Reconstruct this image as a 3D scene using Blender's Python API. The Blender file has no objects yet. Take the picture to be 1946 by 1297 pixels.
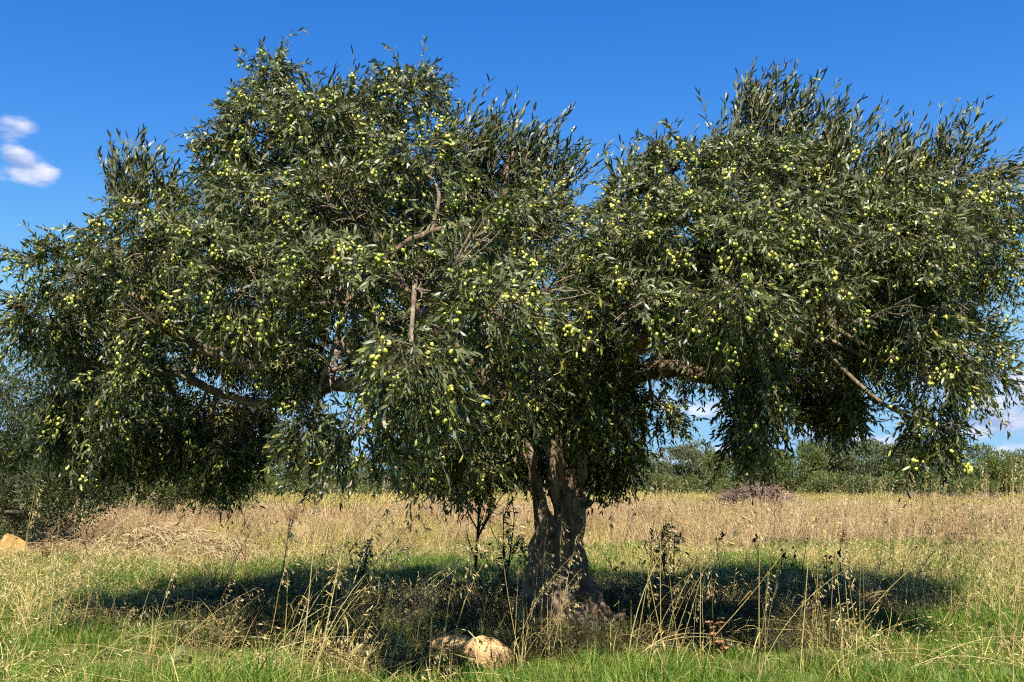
import bpy, math, random
import numpy as np
from mathutils import Vector, Matrix, noise as mnoise

R = math.radians
sc = bpy.context.scene
C = sc.collection
rng = np.random.default_rng(7)
random.seed(7)

# ------------------------------------------------------------------ camera
FPX, CX, CY, HZ = 2000.0, 973.0, 648.5, 905.0       # focal length and centre, in photograph pixels
CAM = np.array([0.0, 0.0, 1.0])
TILT = math.atan((HZ - CY) / FPX)
cam = bpy.data.cameras.new('camera')
cam.lens = 36.0 * FPX / 1946.0
cam.sensor_width = 36.0
cam.clip_start = 0.05
cam.clip_end = 3000
camo = bpy.data.objects.new('camera', cam)
C.objects.link(camo)
camo.location = CAM
camo.rotation_euler = (R(90) + TILT, 0, 0)
sc.camera = camo
_up = np.array([0, -math.sin(TILT), math.cos(TILT)])
_fw = np.array([0, math.cos(TILT), math.sin(TILT)])
_rt = np.array([1.0, 0, 0])


def P(px, py, Y):
    """World point seen at a photograph pixel, at ground distance Y."""
    d = _rt * ((px - CX) / FPX) + _up * ((CY - py) / FPX) + _fw
    return CAM + d * (Y / d[1])


def project(pts):
    q = pts - CAM
    w = q @ _fw
    return CX + FPX * (q @ _rt) / w, CY - FPX * (q @ _up) / w, w


# ------------------------------------------------------------------ light
SUN_EL, SUN_AZ = R(58), R(0)          # sun behind the camera
S = Vector((-math.sin(SUN_AZ) * math.cos(SUN_EL), -math.cos(SUN_AZ) * math.cos(SUN_EL), math.sin(SUN_EL)))
sun = bpy.data.lights.new('sun', 'SUN')
sun.energy = 5.0
sun.angle = R(0.53)
sun.color = (1.0, 0.94, 0.82)
suno = bpy.data.objects.new('sun', sun)
C.objects.link(suno)
suno.location = (-3, -10, 12)
suno.rotation_euler = (-S).to_track_quat('-Z', 'Y').to_euler()

world = bpy.data.worlds.new('World')
sc.world = world
world.use_nodes = True
wt = world.node_tree
wt.nodes.clear()


def N(t, typ, **kw):
    n = t.nodes.new(typ)
    for k, v in kw.items():
        setattr(n, k, v)
    return n


def math_node(t, op, a, b=None, c=None, clamp=False):
    n = N(t, 'ShaderNodeMath', operation=op, use_clamp=clamp)
    for i, v in enumerate((a, b, c)):
        if v is None:
            continue
        if isinstance(v, (int, float)):
            n.inputs[i].default_value = v
        else:
            t.links.new(v, n.inputs[i])
    return n.outputs[0]


def vmath(t, op, a, b=None):
    n = N(t, 'ShaderNodeVectorMath', operation=op)
    for i, v in enumerate((a, b)):
        if v is None:
            continue
        if isinstance(v, (tuple, list)):
            n.inputs[i].default_value = v
        else:
            t.links.new(v, n.inputs[i])
    return n.outputs['Value'] if op == 'LENGTH' else n.outputs['Vector']


sky = N(wt, 'ShaderNodeTexSky', sky_type='NISHITA', sun_disc=False)
sky.sun_elevation = SUN_EL
sky.sun_rotation = R(180) + SUN_AZ
sky.altitude = 300
sky.air_density = 1.0
sky.dust_density = 0.15
sky.ozone_density = 3.0
hsv = N(wt, 'ShaderNodeHueSaturation')
hsv.inputs['Hue'].default_value = 0.512
hsv.inputs['Saturation'].default_value = 1.39
hsv.inputs['Value'].default_value = 1.0
wt.links.new(sky.outputs[0], hsv.inputs['Color'])
bg_sky = N(wt, 'ShaderNodeBackground')
bg_sky.inputs[1].default_value = 0.080
# pale blue haze: the whole sky levels off softly at this colour towards the horizon
sr = N(wt, 'ShaderNodeSeparateColor')
cr = N(wt, 'ShaderNodeCombineColor')
wt.links.new(hsv.outputs[0], sr.inputs[0])
for k_, cap in enumerate((1.6, 3.15, 4.7)):
    wt.links.new(math_node(wt, 'SMOOTH_MIN', sr.outputs[k_], cap, cap * 0.35), cr.inputs[k_])
wt.links.new(cr.outputs[0], bg_sky.inputs[0])
geo = N(wt, 'ShaderNodeTexCoord')
gdir = geo.outputs['Generated']
sep = N(wt, 'ShaderNodeSeparateXYZ')
wt.links.new(gdir, sep.inputs[0])
zc = sep.outputs['Z']


def cloud_noise(offset):
    v = vmath(wt, 'ADD', gdir, offset)
    v = vmath(wt, 'MULTIPLY', v, (15.0, 15.0, 38.0))
    n = N(wt, 'ShaderNodeTexNoise')
    n.inputs['Scale'].default_value = 1.0
    n.inputs['Detail'].default_value = 5.0
    n.inputs['Roughness'].default_value = 0.55
    wt.links.new(v, n.inputs['Vector'])
    return n.outputs[0]


n0 = cloud_noise((3.1, 1.7, 0.4))
n1 = cloud_noise((3.1, 1.7, 0.412))
ramp = N(wt, 'ShaderNodeMapRange', interpolation_type='SMOOTHSTEP')
wt.links.new(zc, ramp.inputs[0])
ramp.inputs[1].default_value = 0.07
ramp.inputs[2].default_value = 0.14
ramp.inputs[3].default_value = 0.01
ramp.inputs[4].default_value = -0.40
bias = ramp.outputs[0]
# single cumulus puffs: direction, horizontal half-width, vertical half-width (radians), strength
for px, py, wx, wz, st in ((50, 232, .028, .010, .55), (8, 262, .022, .012, .5), (25, 330, .034, .013, .56), (75, 322, .014, .014, .42), (26, 296, .010, .008, .36), (1905, 712, .05, .02, .34), (1868, 806, .022, .008, .26),
                           (1930, 800, .03, .012, .22), (1340, 868, .035, .008, .24), (1900, 852, .04, .008, .2),
                           (540, 805, .03, .03, .22), (1640, 842, .03, .006, .26), (1520, 838, .03, .006, .2)):
    p = P(px, py, 10.0) - CAM
    p = p / np.linalg.norm(p)
    v = vmath(wt, 'SUBTRACT', gdir, tuple(p))
    v = vmath(wt, 'MULTIPLY', v, (1 / wx, 1 / wx, 1 / wz))
    ln = vmath(wt, 'LENGTH', v)
    f = math_node(wt, 'SUBTRACT', 1.0, math_node(wt, 'MULTIPLY', ln, 0.55), clamp=True)
    bias = math_node(wt, 'ADD', bias, math_node(wt, 'MULTIPLY', f, st))
dens = math_node(wt, 'ADD', n0, bias)
cm = N(wt, 'ShaderNodeMapRange', interpolation_type='SMOOTHSTEP')
wt.links.new(dens, cm.inputs[0])
cm.inputs[1].default_value = 0.47
cm.inputs[2].default_value = 0.82
cm.inputs[3].default_value = 0.0
cm.inputs[4].default_value = 0.86
lit = math_node(wt, 'MULTIPLY_ADD', math_node(wt, 'SUBTRACT', n0, n1), 4.5, 0.45, clamp=True)
ccol = N(wt, 'ShaderNodeMix', data_type='RGBA')
ccol.inputs[6].default_value = (0.42, 0.52, 0.84, 1)
ccol.inputs[7].default_value = (1.15, 1.15, 1.3, 1)
wt.links.new(lit, ccol.inputs[0])
bg_cloud = N(wt, 'ShaderNodeBackground')
wt.links.new(ccol.outputs[2], bg_cloud.inputs[0])
bg_cloud.inputs[1].default_value = 0.36
wmix = N(wt, 'ShaderNodeMixShader')
wt.links.new(cm.outputs[0], wmix.inputs[0])
wt.links.new(bg_sky.outputs[0], wmix.inputs[1])
wt.links.new(bg_cloud.outputs[0], wmix.inputs[2])
world.cycles.sampling_method = 'MANUAL'
world.cycles.sample_map_resolution = 256
wout = N(wt, 'ShaderNodeOutputWorld')
wt.links.new(wmix.outputs[0], wout.inputs[0])

sc.view_settings.view_transform = 'Standard'
sc.view_settings.look = 'None'
sc.view_settings.exposure = 1.35
sc.view_settings.gamma = 1.0
sc.view_settings.use_curve_mapping = False
sc.render.engine = 'CYCLES'
sc.cycles.max_bounces = 4
sc.cycles.diffuse_bounces = 1
sc.cycles.glossy_bounces = 1
sc.cycles.transmission_bounces = 2
sc.cycles.use_light_tree = False
sc.cycles.caustics_reflective = False
sc.cycles.caustics_refractive = False
sc.cycles.use_adaptive_sampling = True
sc.cycles.adaptive_threshold = 0.03
sc.cycles.use_denoising = False
sc.cycles.filter_width = 1.2


# ------------------------------------------------------------------ helpers
def tag(o, label=None, cat=None, group=None, kind=None):
    if label: o['label'] = label
    if cat: o['category'] = cat
    if group: o['group'] = group
    if kind: o['kind'] = kind
    return o


def empty(name, loc, rz=0.0):
    o = bpy.data.objects.new(name, None)
    o.empty_display_size = 0.1
    C.objects.link(o)
    o.location = loc
    o.rotation_euler = (0, 0, rz)
    return o


def link(name, mesh, parent=None, mat=None):
    o = bpy.data.objects.new(name, mesh)
    C.objects.link(o)
    if mat is not None and not mesh.materials:
        mesh.materials.append(mat)
    if parent is not None:
        o.parent = parent
    return o


def np_mesh(name, V, loops, counts, mat=None, smooth=False, attrs=None):
    """attrs: dict of per-vertex float arrays."""
    V = np.ascontiguousarray(V, dtype=np.float32)
    loops = np.ascontiguousarray(loops, dtype=np.int32).ravel()
    counts = np.ascontiguousarray(counts, dtype=np.int32).ravel()
    m = bpy.data.meshes.new(name)
    m.vertices.add(len(V))
    m.vertices.foreach_set('co', V.ravel())
    m.loops.add(len(loops))
    m.loops.foreach_set('vertex_index', loops)
    m.polygons.add(len(counts))
    st = np.zeros(len(counts), dtype=np.int32)
    st[1:] = np.cumsum(counts)[:-1]
    m.polygons.foreach_set('loop_start', st)
    m.polygons.foreach_set('use_smooth', np.full(len(counts), smooth))
    for k, a in (attrs or {}).items():
        at = m.attributes.new(k, 'FLOAT', 'POINT')
        at.data.foreach_set('value', np.ascontiguousarray(a, dtype=np.float32))
    m.update(calc_edges=True)
    if mat is not None:
        m.materials.append(mat)
    return m


class Geo:
    """Collects pieces of geometry for one mesh."""
    def __init__(self):
        self.V, self.L, self.K, self.A = [], [], [], []
        self.n = 0

    def add(self, V, loops, counts, var=None):
        V = np.asarray(V, float).reshape(-1, 3)
        self.V.append(V)
        self.L.append(np.asarray(loops, int).ravel() + self.n)
        self.K.append(np.asarray(counts, int).ravel())
        self.A.append(np.zeros(len(V)) if var is None else np.broadcast_to(np.asarray(var, float).ravel(), (len(V),)) if np.size(var) == 1 else np.asarray(var, float).ravel())
        self.n += len(V)

    def mesh(self, name, mat=None, smooth=False):
        return np_mesh(name, np.concatenate(self.V), np.concatenate(self.L), np.concatenate(self.K), mat, smooth,
                       {'var': np.concatenate(self.A)})


def nrm(a):
    return a / np.maximum(np.linalg.norm(a, axis=-1, keepdims=True), 1e-9)


def tubes(pts, rad, sides=3):
    """pts (M,K,3), rad (M,K) -> V, loops, counts for M tubes at once."""
    pts = np.asarray(pts, float)
    M, K, _ = pts.shape
    rad = np.broadcast_to(np.asarray(rad, float), (M, K))
    T = nrm(np.gradient(pts, axis=1))
    ref = np.zeros((M, 1, 3))
    mean = nrm(T.mean(axis=1))
    ax = np.argmin(np.abs(mean), axis=1)
    ref[np.arange(M), 0, ax] = 1.0
    U = nrm(np.cross(T, ref))
    W = np.cross(T, U)
    a = np.arange(sides) * 2 * math.pi / sides
    ring = U[:, :, None, :] * np.cos(a)[None, None, :, None] + W[:, :, None, :] * np.sin(a)[None, None, :, None]
    V = (pts[:, :, None, :] + ring * rad[:, :, None, None]).reshape(-1, 3)
    base = (np.arange(M) * K * sides)[:, None, None]
    k = np.arange(K - 1)[None, :, None]
    s = np.arange(sides)[None, None, :]
    s2 = (s + 1) % sides
    q = np.stack([base + k * sides + s, base + k * sides + s2, base + (k + 1) * sides + s2, base + (k + 1) * sides + s], axis=-1)
    loops = q.reshape(-1)
    counts = np.full(M * (K - 1) * sides, 4)
    return V, loops, counts


def resample(pl, n):
    """Smooth polyline (Catmull-Rom) with n points; rows may carry a radius as 4th column."""
    pl = np.asarray(pl, float)
    m = len(pl)
    ext = np.vstack([2 * pl[0] - pl[1], pl, 2 * pl[-1] - pl[-2]])
    out = []
    for t in np.linspace(0, m - 1 - 1e-9, n):
        i = int(t)
        f = t - i
        p0, p1, p2, p3 = ext[i], ext[i + 1], ext[i + 2], ext[i + 3]
        out.append(0.5 * (2 * p1 + (p2 - p0) * f + (2 * p0 - 5 * p1 + 4 * p2 - p3) * f * f + (3 * p1 - p0 - 3 * p2 + p3) * f ** 3))
    return np.array(out)


LEAF_T = np.array([0.0, 0.30, 0.30, 0.68, 0.68, 1.0])
LEAF_W = np.array([0.0, -0.46, 0.46, -0.44, 0.44, 0.0])
LEAF_L = np.array([0, 2, 1, 1, 2, 4, 3, 3, 4, 5])
LEAF_C = np.array([3, 4, 3])


def leaf_arrays(base, l, n, length, width, curl=0.12):
    """Lance-shaped leaves: base (N,3), axis l, face normal n."""
    w = np.cross(n, l)
    Nn = len(base)
    t = LEAF_T[None, :, None]
    V = base[:, None, :] + l[:, None, :] * (t * length[:, None, None]) + w[:, None, :] * (LEAF_W[None, :, None] * width[:, None, None]) \
        - n[:, None, :] * (np.asarray(curl).reshape(-1, 1, 1) * t * t * length[:, None, None]) \
        + n[:, None, :] * (np.abs(LEAF_W)[None, :, None] * width[:, None, None] * 0.35)
    loops = (np.arange(Nn) * 6)[:, None] + LEAF_L[None, :]
    counts = np.tile(LEAF_C, Nn)
    return V.reshape(-1, 3), loops.ravel(), counts


def hgt(x, y):
    """Ground height: nearly level by the tree, easing down towards the far trees."""
    x = np.asarray(x, float)
    y = np.asarray(y, float)
    t = np.clip((y - 10) / 80, 0, 1)
    z = -0.68 * t * t * (3 - 2 * t)
    near = np.exp(-((y - 8) / 25) ** 2)
    z = z + near * (0.03 * np.sin(x * 1.3 + 0.4) * np.cos(y * 0.9) + 0.018 * np.sin(x * 3.1 + y * 2.3) + 0.02 * np.sin(y * 1.7 + 1.0)) - 0.015 * near
    return z


# ------------------------------------------------------------------ materials
def mat_new(name):
    m = bpy.data.materials.new(name)
    m.use_nodes = True
    t = m.node_tree
    b = t.nodes['Principled BSDF']
    o = t.nodes['Material Output']
    return m, t, b, o


def ramp_node(t, fac, stops):
    r = N(t, 'ShaderNodeValToRGB')
    el = r.color_ramp.elements
    while len(el) < len(stops):
        el.new(0.5)
    for e, (p, c) in zip(el, stops):
        e.position = p
        e.color = (*c, 1)
    t.links.new(fac, r.inputs[0])
    return r.outputs[0]


def attr_fac(t, name='var'):
    a = N(t, 'ShaderNodeAttribute', attribute_name=name)
    return a.outputs['Fac']


def leaf_material(name, stops, under, rough=0.42, trans=0.16, tcol=(0.22, 0.28, 0.03), spec=0.5, inst=0.0):
    """Two-sided leaf: upper face by per-leaf variation, paler underside, some light let through."""
    m, t, b, o = mat_new(name)
    f = attr_fac(t)
    if inst:
        oi = N(t, 'ShaderNodeObjectInfo')
        f = math_node(t, 'ADD', f, math_node(t, 'MULTIPLY', math_node(t, 'SUBTRACT', oi.outputs['Random'], 0.5), inst), clamp=True)
    col = ramp_node(t, f, stops)
    if under is not None:
        g = N(t, 'ShaderNodeNewGeometry')
        mx = N(t, 'ShaderNodeMix', data_type='RGBA')
        t.links.new(g.outputs['Backfacing'], mx.inputs[0])
        t.links.new(col, mx.inputs[6])
        mx.inputs[7].default_value = (*under, 1)
        col = mx.outputs[2]
    t.links.new(col, b.inputs['Base Color'])
    b.inputs['Roughness'].default_value = rough
    b.inputs['Specular IOR Level'].default_value = spec
    if trans:
        tr = N(t, 'ShaderNodeBsdfTranslucent')
        tr.inputs[0].default_value = (*tcol, 1)
        ms = N(t, 'ShaderNodeMixShader')
        ms.inputs[0].default_value = trans
        t.links.new(b.outputs[0], ms.inputs[1])
        t.links.new(tr.outputs[0], ms.inputs[2])
        t.links.new(ms.outputs[0], o.inputs[0])
    return m


def bark_material(name, c1, c2, c3, scale=9.0, bump=0.6, lichen=None):
    m, t, b, o = mat_new(name)
    tc = N(t, 'ShaderNodeTexCoord')
    mp = N(t, 'ShaderNodeMapping')
    mp.inputs['Scale'].default_value = (scale, scale, scale * 0.28)
    t.links.new(tc.outputs['Object'], mp.inputs[0])
    n = N(t, 'ShaderNodeTexNoise')
    n.inputs['Scale'].default_value = 2.2
    n.inputs['Detail'].default_value = 9
    n.inputs['Roughness'].default_value = 0.65
    n.inputs['Distortion'].default_value = 0.8
    t.links.new(mp.outputs[0], n.inputs['Vector'])
    col = ramp_node(t, n.outputs[0], [(0.30, c1), (0.5, c2), (0.68, c3)])
    if lichen:
        n2 = N(t, 'ShaderNodeTexNoise')
        n2.inputs['Scale'].default_value = 5
        n2.inputs['Detail'].default_value = 6
        t.links.new(tc.outputs['Object'], n2.inputs['Vector'])
        f = N(t, 'ShaderNodeMapRange')
        t.links.new(n2.outputs[0], f.inputs[0])
        f.inputs[1].default_value = 0.56
        f.inputs[2].default_value = 0.66
        mx = N(t, 'ShaderNodeMix', data_type='RGBA')
        t.links.new(f.outputs[0], mx.inputs[0])
        t.links.new(col, mx.inputs[6])
        mx.inputs[7].default_value = (*lichen, 1)
        col = mx.outputs[2]
    t.links.new(col, b.inputs['Base Color'])
    b.inputs['Roughness'].default_value = 0.9
    b.inputs['Specular IOR Level'].default_value = 0.15
    bp = N(t, 'ShaderNodeBump')
    bp.inputs['Strength'].default_value = bump
    bp.inputs['Distance'].default_value = 0.02
    t.links.new(n.outputs[0], bp.inputs['Height'])
    t.links.new(bp.outputs[0], b.inputs['Normal'])
    return m


M = {}
M['olive_leaf'] = leaf_material('olive_leaf', [(0.0, (0.006, 0.012, 0.003)), (0.46, (0.017, 0.029, 0.006)), (0.66, (0.066, 0.082, 0.015)), (0.84, (0.27, 0.27, 0.052)), (1.0, (0.24, 0.15, 0.055))],
                                (0.105, 0.115, 0.050), rough=0.43, spec=0.36, trans=0.08)
M['grey_leaf'] = leaf_material('grey_olive_leaf', [(0.0, (0.018, 0.026, 0.009)), (0.5, (0.052, 0.066, 0.025)), (1.0, (0.15, 0.160, 0.065))], (0.11, 0.12, 0.065), rough=0.55, spec=.3, inst=0.6)
M['green_leaf'] = leaf_material('green_shrub_leaf', [(0.0, (0.016, 0.028, 0.006)), (0.5, (0.055, 0.076, 0.014)), (1.0, (0.17, 0.185, 0.036))], (0.10, 0.12, 0.04), rough=0.55, spec=.3, inst=0.6)
M['weed_leaf'] = leaf_material('weed_leaf', [(0.0, (0.03, 0.05, 0.015)), (1.0, (0.06, 0.09, 0.025))], (0.07, 0.09, 0.04), rough=0.5)
M['bark'] = bark_material('olive_bark', (0.042, 0.026, 0.016), (0.15, 0.098, 0.062), (0.33, 0.235, 0.155), 8.0, 1.0, lichen=(0.22, 0.165, 0.11))
M['twig'] = bark_material('twig_bark', (0.07, 0.055, 0.03), (0.13, 0.105, 0.06), (0.22, 0.18, 0.11), 20.0, 0.3)
M['branch_bark'] = bark_material('branch_bark', (0.06, 0.042, 0.028), (0.14, 0.105, 0.07), (0.26, 0.20, 0.14), 14.0, 0.5)
M['far_bark'] = bark_material('far_bark', (0.07, 0.05, 0.035), (0.13, 0.10, 0.075), (0.2, 0.16, 0.12), 5.0, 0.5)

m, t, b, o = mat_new('olive_fruit')
oi_f = attr_fac(t)
t.links.new(ramp_node(t, oi_f, [(0.0, (0.15, 0.20, 0.025)), (0.5, (0.38, 0.39, 0.055)), (1.0, (0.58, 0.54, 0.12))]), b.inputs['Base Color'])
b.inputs['Roughness'].default_value = 0.38
b.inputs['Specular IOR Level'].default_value = 0.45
b.inputs['Subsurface Weight'].default_value = 0.0
M['olive'] = m


def straw_material(name, stops, trans=0.25, inst=0.5, rough=0.6):
    return leaf_material(name, stops, None, rough=rough, trans=trans, tcol=stops[len(stops) // 2][1], spec=0.35, inst=inst)


M['straw'] = straw_material('golden_straw', [(0.0, (0.22, 0.145, 0.04)), (0.5, (0.41, 0.315, 0.105)), (1.0, (0.57, 0.475, 0.22))])
M['seed'] = straw_material('dry_oat_husk', [(0.0, (0.28, 0.18, 0.06)), (0.5, (0.42, 0.31, 0.13)), (1.0, (0.56, 0.46, 0.25))], trans=0.3)
M['green_grass'] = straw_material('fresh_grass', [(0.0, (0.045, 0.105, 0.008)), (0.5, (0.105, 0.205, 0.016)), (0.85, (0.20, 0.26, 0.032)), (1.0, (0.38, 0.33, 0.10))], trans=0.4, inst=0.45)
M['dry_grass'] = straw_material('dry_meadow_grass', [(0.0, (0.20, 0.13, 0.06)), (0.5, (0.40, 0.28, 0.13)), (1.0, (0.55, 0.43, 0.23))], inst=0.6)
M['pink_grass'] = straw_material('pinkish_field_grass', [(0.0, (0.17, 0.10, 0.055)), (0.5, (0.38, 0.25, 0.125)), (1.0, (0.55, 0.41, 0.21))], inst=0.6)
M['yellow_grass'] = straw_material('yellowish_field_grass', [(0.0, (0.16, 0.14, 0.03)), (0.5, (0.33, 0.27, 0.065)), (1.0, (0.48, 0.38, 0.13))], inst=0.6)
M['seedling'] = leaf_material('seedling_leaf', [(0.0, (0.04, 0.085, 0.012)), (0.6, (0.085, 0.15, 0.02)), (1.0, (0.17, 0.20, 0.04))], (0.10, 0.14, 0.04), rough=0.5, spec=.3, trans=.25, inst=.4)
M['shade_litter'] = straw_material('ground_shade_litter', [(0.0, (0.018, 0.014, 0.006)), (0.5, (0.045, 0.036, 0.013)), (0.85, (0.08, 0.075, 0.022)), (1.0, (0.22, 0.16, 0.06))], trans=0.15)  # dead plant browns, kept extra dark so the colour deepens the tree's shade
M['dead_twig'] = bark_material('dead_weed_stem', (0.10, 0.055, 0.03), (0.19, 0.11, 0.06), (0.28, 0.18, 0.10), 30, 0.2)
M['dark_twig'] = bark_material('dark_shrub_stem', (0.022, 0.015, 0.010), (0.040, 0.028, 0.018), (0.07, 0.05, 0.03), 30, 0.2)
M['brush'] = bark_material('weathered_brushwood', (0.085, 0.052, 0.042), (0.17, 0.108, 0.090), (0.27, 0.185, 0.15), 12, 0.3)
M['umbel'] = straw_material('dry_flower_head', [(0.0, (0.13, 0.055, 0.025)), (0.5, (0.26, 0.12, 0.05)), (1.0, (0.40, 0.22, 0.09))], trans=0.1)


def stone_material(name, c1, c2, c3, scale=6):
    m, t, b, o = mat_new(name)
    tc = N(t, 'ShaderNodeTexCoord')
    n = N(t, 'ShaderNodeTexNoise')
    n.inputs['Scale'].default_value = scale
    n.inputs['Detail'].default_value = 10
    n.inputs['Roughness'].default_value = 0.7
    t.links.new(tc.outputs['Object'], n.inputs['Vector'])
    t.links.new(ramp_node(t, n.outputs[0], [(0.32, c1), (0.5, c2), (0.66, c3)]), b.inputs['Base Color'])
    b.inputs['Roughness'].default_value = 0.92
    b.inputs['Specular IOR Level'].default_value = 0.2
    bp = N(t, 'ShaderNodeBump')
    bp.inputs['Strength'].default_value = 0.7
    bp.inputs['Distance'].default_value = 0.02
    t.links.new(n.outputs[0], bp.inputs['Height'])
    t.links.new(bp.outputs[0], b.inputs['Normal'])
    return m


M['stone'] = stone_material('warm_limestone', (0.26, 0.14, 0.06), (0.46, 0.29, 0.13), (0.58, 0.42, 0.22))
M['ochre_stone'] = stone_material('ochre_stone', (0.14, 0.08, 0.025), (0.30, 0.19, 0.06), (0.42, 0.29, 0.11))
M['plaster'] = stone_material('cream_plaster', (0.55, 0.47, 0.33), (0.66, 0.58, 0.43), (0.72, 0.65, 0.5), 2)
M['tile'] = stone_material('terracotta_tile', (0.28, 0.13, 0.07), (0.38, 0.19, 0.10), (0.46, 0.26, 0.15), 3)
M['palm_trunk'] = bark_material('palm_trunk', (0.12, 0.08, 0.05), (0.2, 0.14, 0.09), (0.3, 0.22, 0.15), 4, 0.6)
M['palm_frond'] = leaf_material('palm_frond', [(0.0, (0.03, 0.045, 0.015)), (1.0, (0.08, 0.10, 0.03))], None, trans=0.1)
M['palm_skirt'] = leaf_material('dry_palm_skirt', [(0.0, (0.22, 0.13, 0.07)), (1.0, (0.38, 0.26, 0.15))], None, trans=0.1)
m, t, b, o = mat_new('dark_window')
b.inputs['Base Color'].default_value = (0.03, 0.035, 0.04, 1)
b.inputs['Roughness'].default_value = 0.15
M['glass'] = m
m, t, b, o = mat_new('galvanised_metal')
tc = N(t, 'ShaderNodeTexCoord')
nn = N(t, 'ShaderNodeTexNoise')
nn.inputs['Scale'].default_value = 8
t.links.new(tc.outputs['Object'], nn.inputs['Vector'])
t.links.new(ramp_node(t, nn.outputs[0], [(0.3, (0.42, 0.43, 0.44)), (0.7, (0.6, 0.61, 0.62))]), b.inputs['Base Color'])
b.inputs['Metallic'].default_value = 0.5
b.inputs['Roughness'].default_value = 0.5
M['metal'] = m

# ground: soil, humus and old straw, no shade painted in
m, t, b, o = mat_new('field_soil')
tc = N(t, 'ShaderNodeTexCoord')
na = N(t, 'ShaderNodeTexNoise')
na.inputs['Scale'].default_value = 0.8
na.inputs['Detail'].default_value = 8
nb = N(t, 'ShaderNodeTexNoise')
nb.inputs['Scale'].default_value = 14
nb.inputs['Detail'].default_value = 8
nb.inputs['Roughness'].default_value = 0.75
for q in (na, nb):
    t.links.new(tc.outputs['Object'], q.inputs['Vector'])
soil = ramp_node(t, nb.outputs[0], [(0.28, (0.045, 0.04, 0.018)), (0.5, (0.10, 0.085, 0.035)), (0.72, (0.22, 0.17, 0.085))])
greenish = ramp_node(t, nb.outputs[0], [(0.28, (0.030, 0.055, 0.008)), (0.5, (0.065, 0.115, 0.014)), (0.72, (0.14, 0.17, 0.03))])
straws = ramp_node(t, nb.outputs[0], [(0.28, (0.15, 0.10, 0.055)), (0.5, (0.29, 0.21, 0.115)), (0.72, (0.42, 0.32, 0.19))])
mx = N(t, 'ShaderNodeMix', data_type='RGBA')
fa = N(t, 'ShaderNodeMapRange')
t.links.new(na.outputs[0], fa.inputs[0])
fa.inputs[1].default_value = 0.4
fa.inputs[2].default_value = 0.58
t.links.new(fa.outputs[0], mx.inputs[0])
t.links.new(soil, mx.inputs[6])
t.links.new(greenish, mx.inputs[7])
sp = N(t, 'ShaderNodeSeparateXYZ')
t.links.new(tc.outputs['Object'], sp.inputs[0])
fy = N(t, 'ShaderNodeMapRange')
t.links.new(math_node(t, 'MULTIPLY_ADD', na.outputs[0], 5.0, sp.outputs['Y']), fy.inputs[0])
fy.inputs[1].default_value = 13.0
fy.inputs[2].default_value = 18.0
mx2 = N(t, 'ShaderNodeMix', data_type='RGBA')
t.links.new(fy.outputs[0], mx2.inputs[0])
t.links.new(mx.outputs[2], mx2.inputs[6])
t.links.new(straws, mx2.inputs[7])
t.links.new(mx2.outputs[2], b.inputs['Base Color'])
b.inputs['Roughness'].default_value = 0.95
b.inputs['Specular IOR Level'].default_value = 0.1
bp = N(t, 'ShaderNodeBump')
bp.inputs['Strength'].default_value = 0.8
bp.inputs['Distance'].default_value = 0.03
t.links.new(nb.outputs[0], bp.inputs['Height'])
t.links.new(bp.outputs[0], b.inputs['Normal'])
M['ground'] = m

# ------------------------------------------------------------------ ground sheet
gx = np.concatenate([[-1500, -700, -300, -150, -90], np.linspace(-60, -14, 24), np.linspace(-13, 13, 131), np.linspace(14, 60, 24), [90, 150, 300, 700, 1500]])
gy = np.concatenate([[-300, -60, -15], np.linspace(-4, 20, 121), np.linspace(21, 110, 60), [140, 200, 350, 700, 1500, 2500]])
X, Y = np.meshgrid(gx, gy)
Z = hgt(X, Y)
V = np.stack([X, Y, Z], -1).reshape(-1, 3)
nx, ny = len(gx), len(gy)
i = np.arange(ny - 1)[:, None] * nx + np.arange(nx - 1)[None, :]
q = np.stack([i, i + 1, i + nx + 1, i + nx], -1)
ground = link('ground', np_mesh('ground', V, q, np.full((nx - 1) * (ny - 1), 4), M['ground'], True))
tag(ground, 'field of soil and old straw under the grass', 'ground', kind='structure')

# ------------------------------------------------------------------ main olive tree: wood
TREE_Y = 7.0
TB = P(1062, 1190, TREE_Y)
TB[2] = float(hgt(TB[0], TB[1]))
tree = empty('olive_tree', TB)
tag(tree, 'large spreading olive tree laden with yellow-green olives, pale stone at its foot', 'tree')


def pix(path):
    """rows (px, py, depth offset, radius in m) -> world polyline with radius"""
    return np.array([[*P(a, b_, TREE_Y + c), r] for a, b_, c, r in path])


strands = [
    [(975, 1212, -.10, .07), (1003, 1160, -.05, .10), (1022, 1090, 0, .105), (1030, 1000, -.05, .082), (1022, 940, -.06, .060), (1005, 868, -.04, .052), (985, 800, .0, .05), (960, 750, .0, .045)],
    [(1050, 1215, -.16, .13), (1058, 1130, -.10, .15), (1066, 1060, -.05, .115), (1074, 980, -.03, .092), (1060, 900, 0, .076), (1046, 830, 0, .072), (1048, 760, .05, .068), (1045, 690, .15, .07)],
    [(1125, 1215, -.05, .13), (1105, 1130, .03, .12), (1092, 1050, .05, .085), (1096, 980, .06, .072), (1100, 900, .08, .07), (1105, 830, .08, .07), (1130, 770, .10, .07), (1180, 720, .15, .075)],
    [(1085, 1200, .20, .14), (1075, 1100, .14, .13), (1072, 1000, .13, .08), (1078, 900, .17, .07), (1075, 820, .22, .07), (1062, 740, .5, .068)],
    [(1192, 1208, -.10, .05), (1160, 1182, -.08, .09), (1125, 1145, -.06, .10), (1095, 1090, -.02, .09)],
    [(1175, 1215, .15, .06), (1140, 1180, .12, .10), (1105, 1120, .1, .10)],
    [(945, 1212, .10, .05), (985, 1185, .08, .08), (1020, 1120, .08, .09)],
]
g = Geo()
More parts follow.
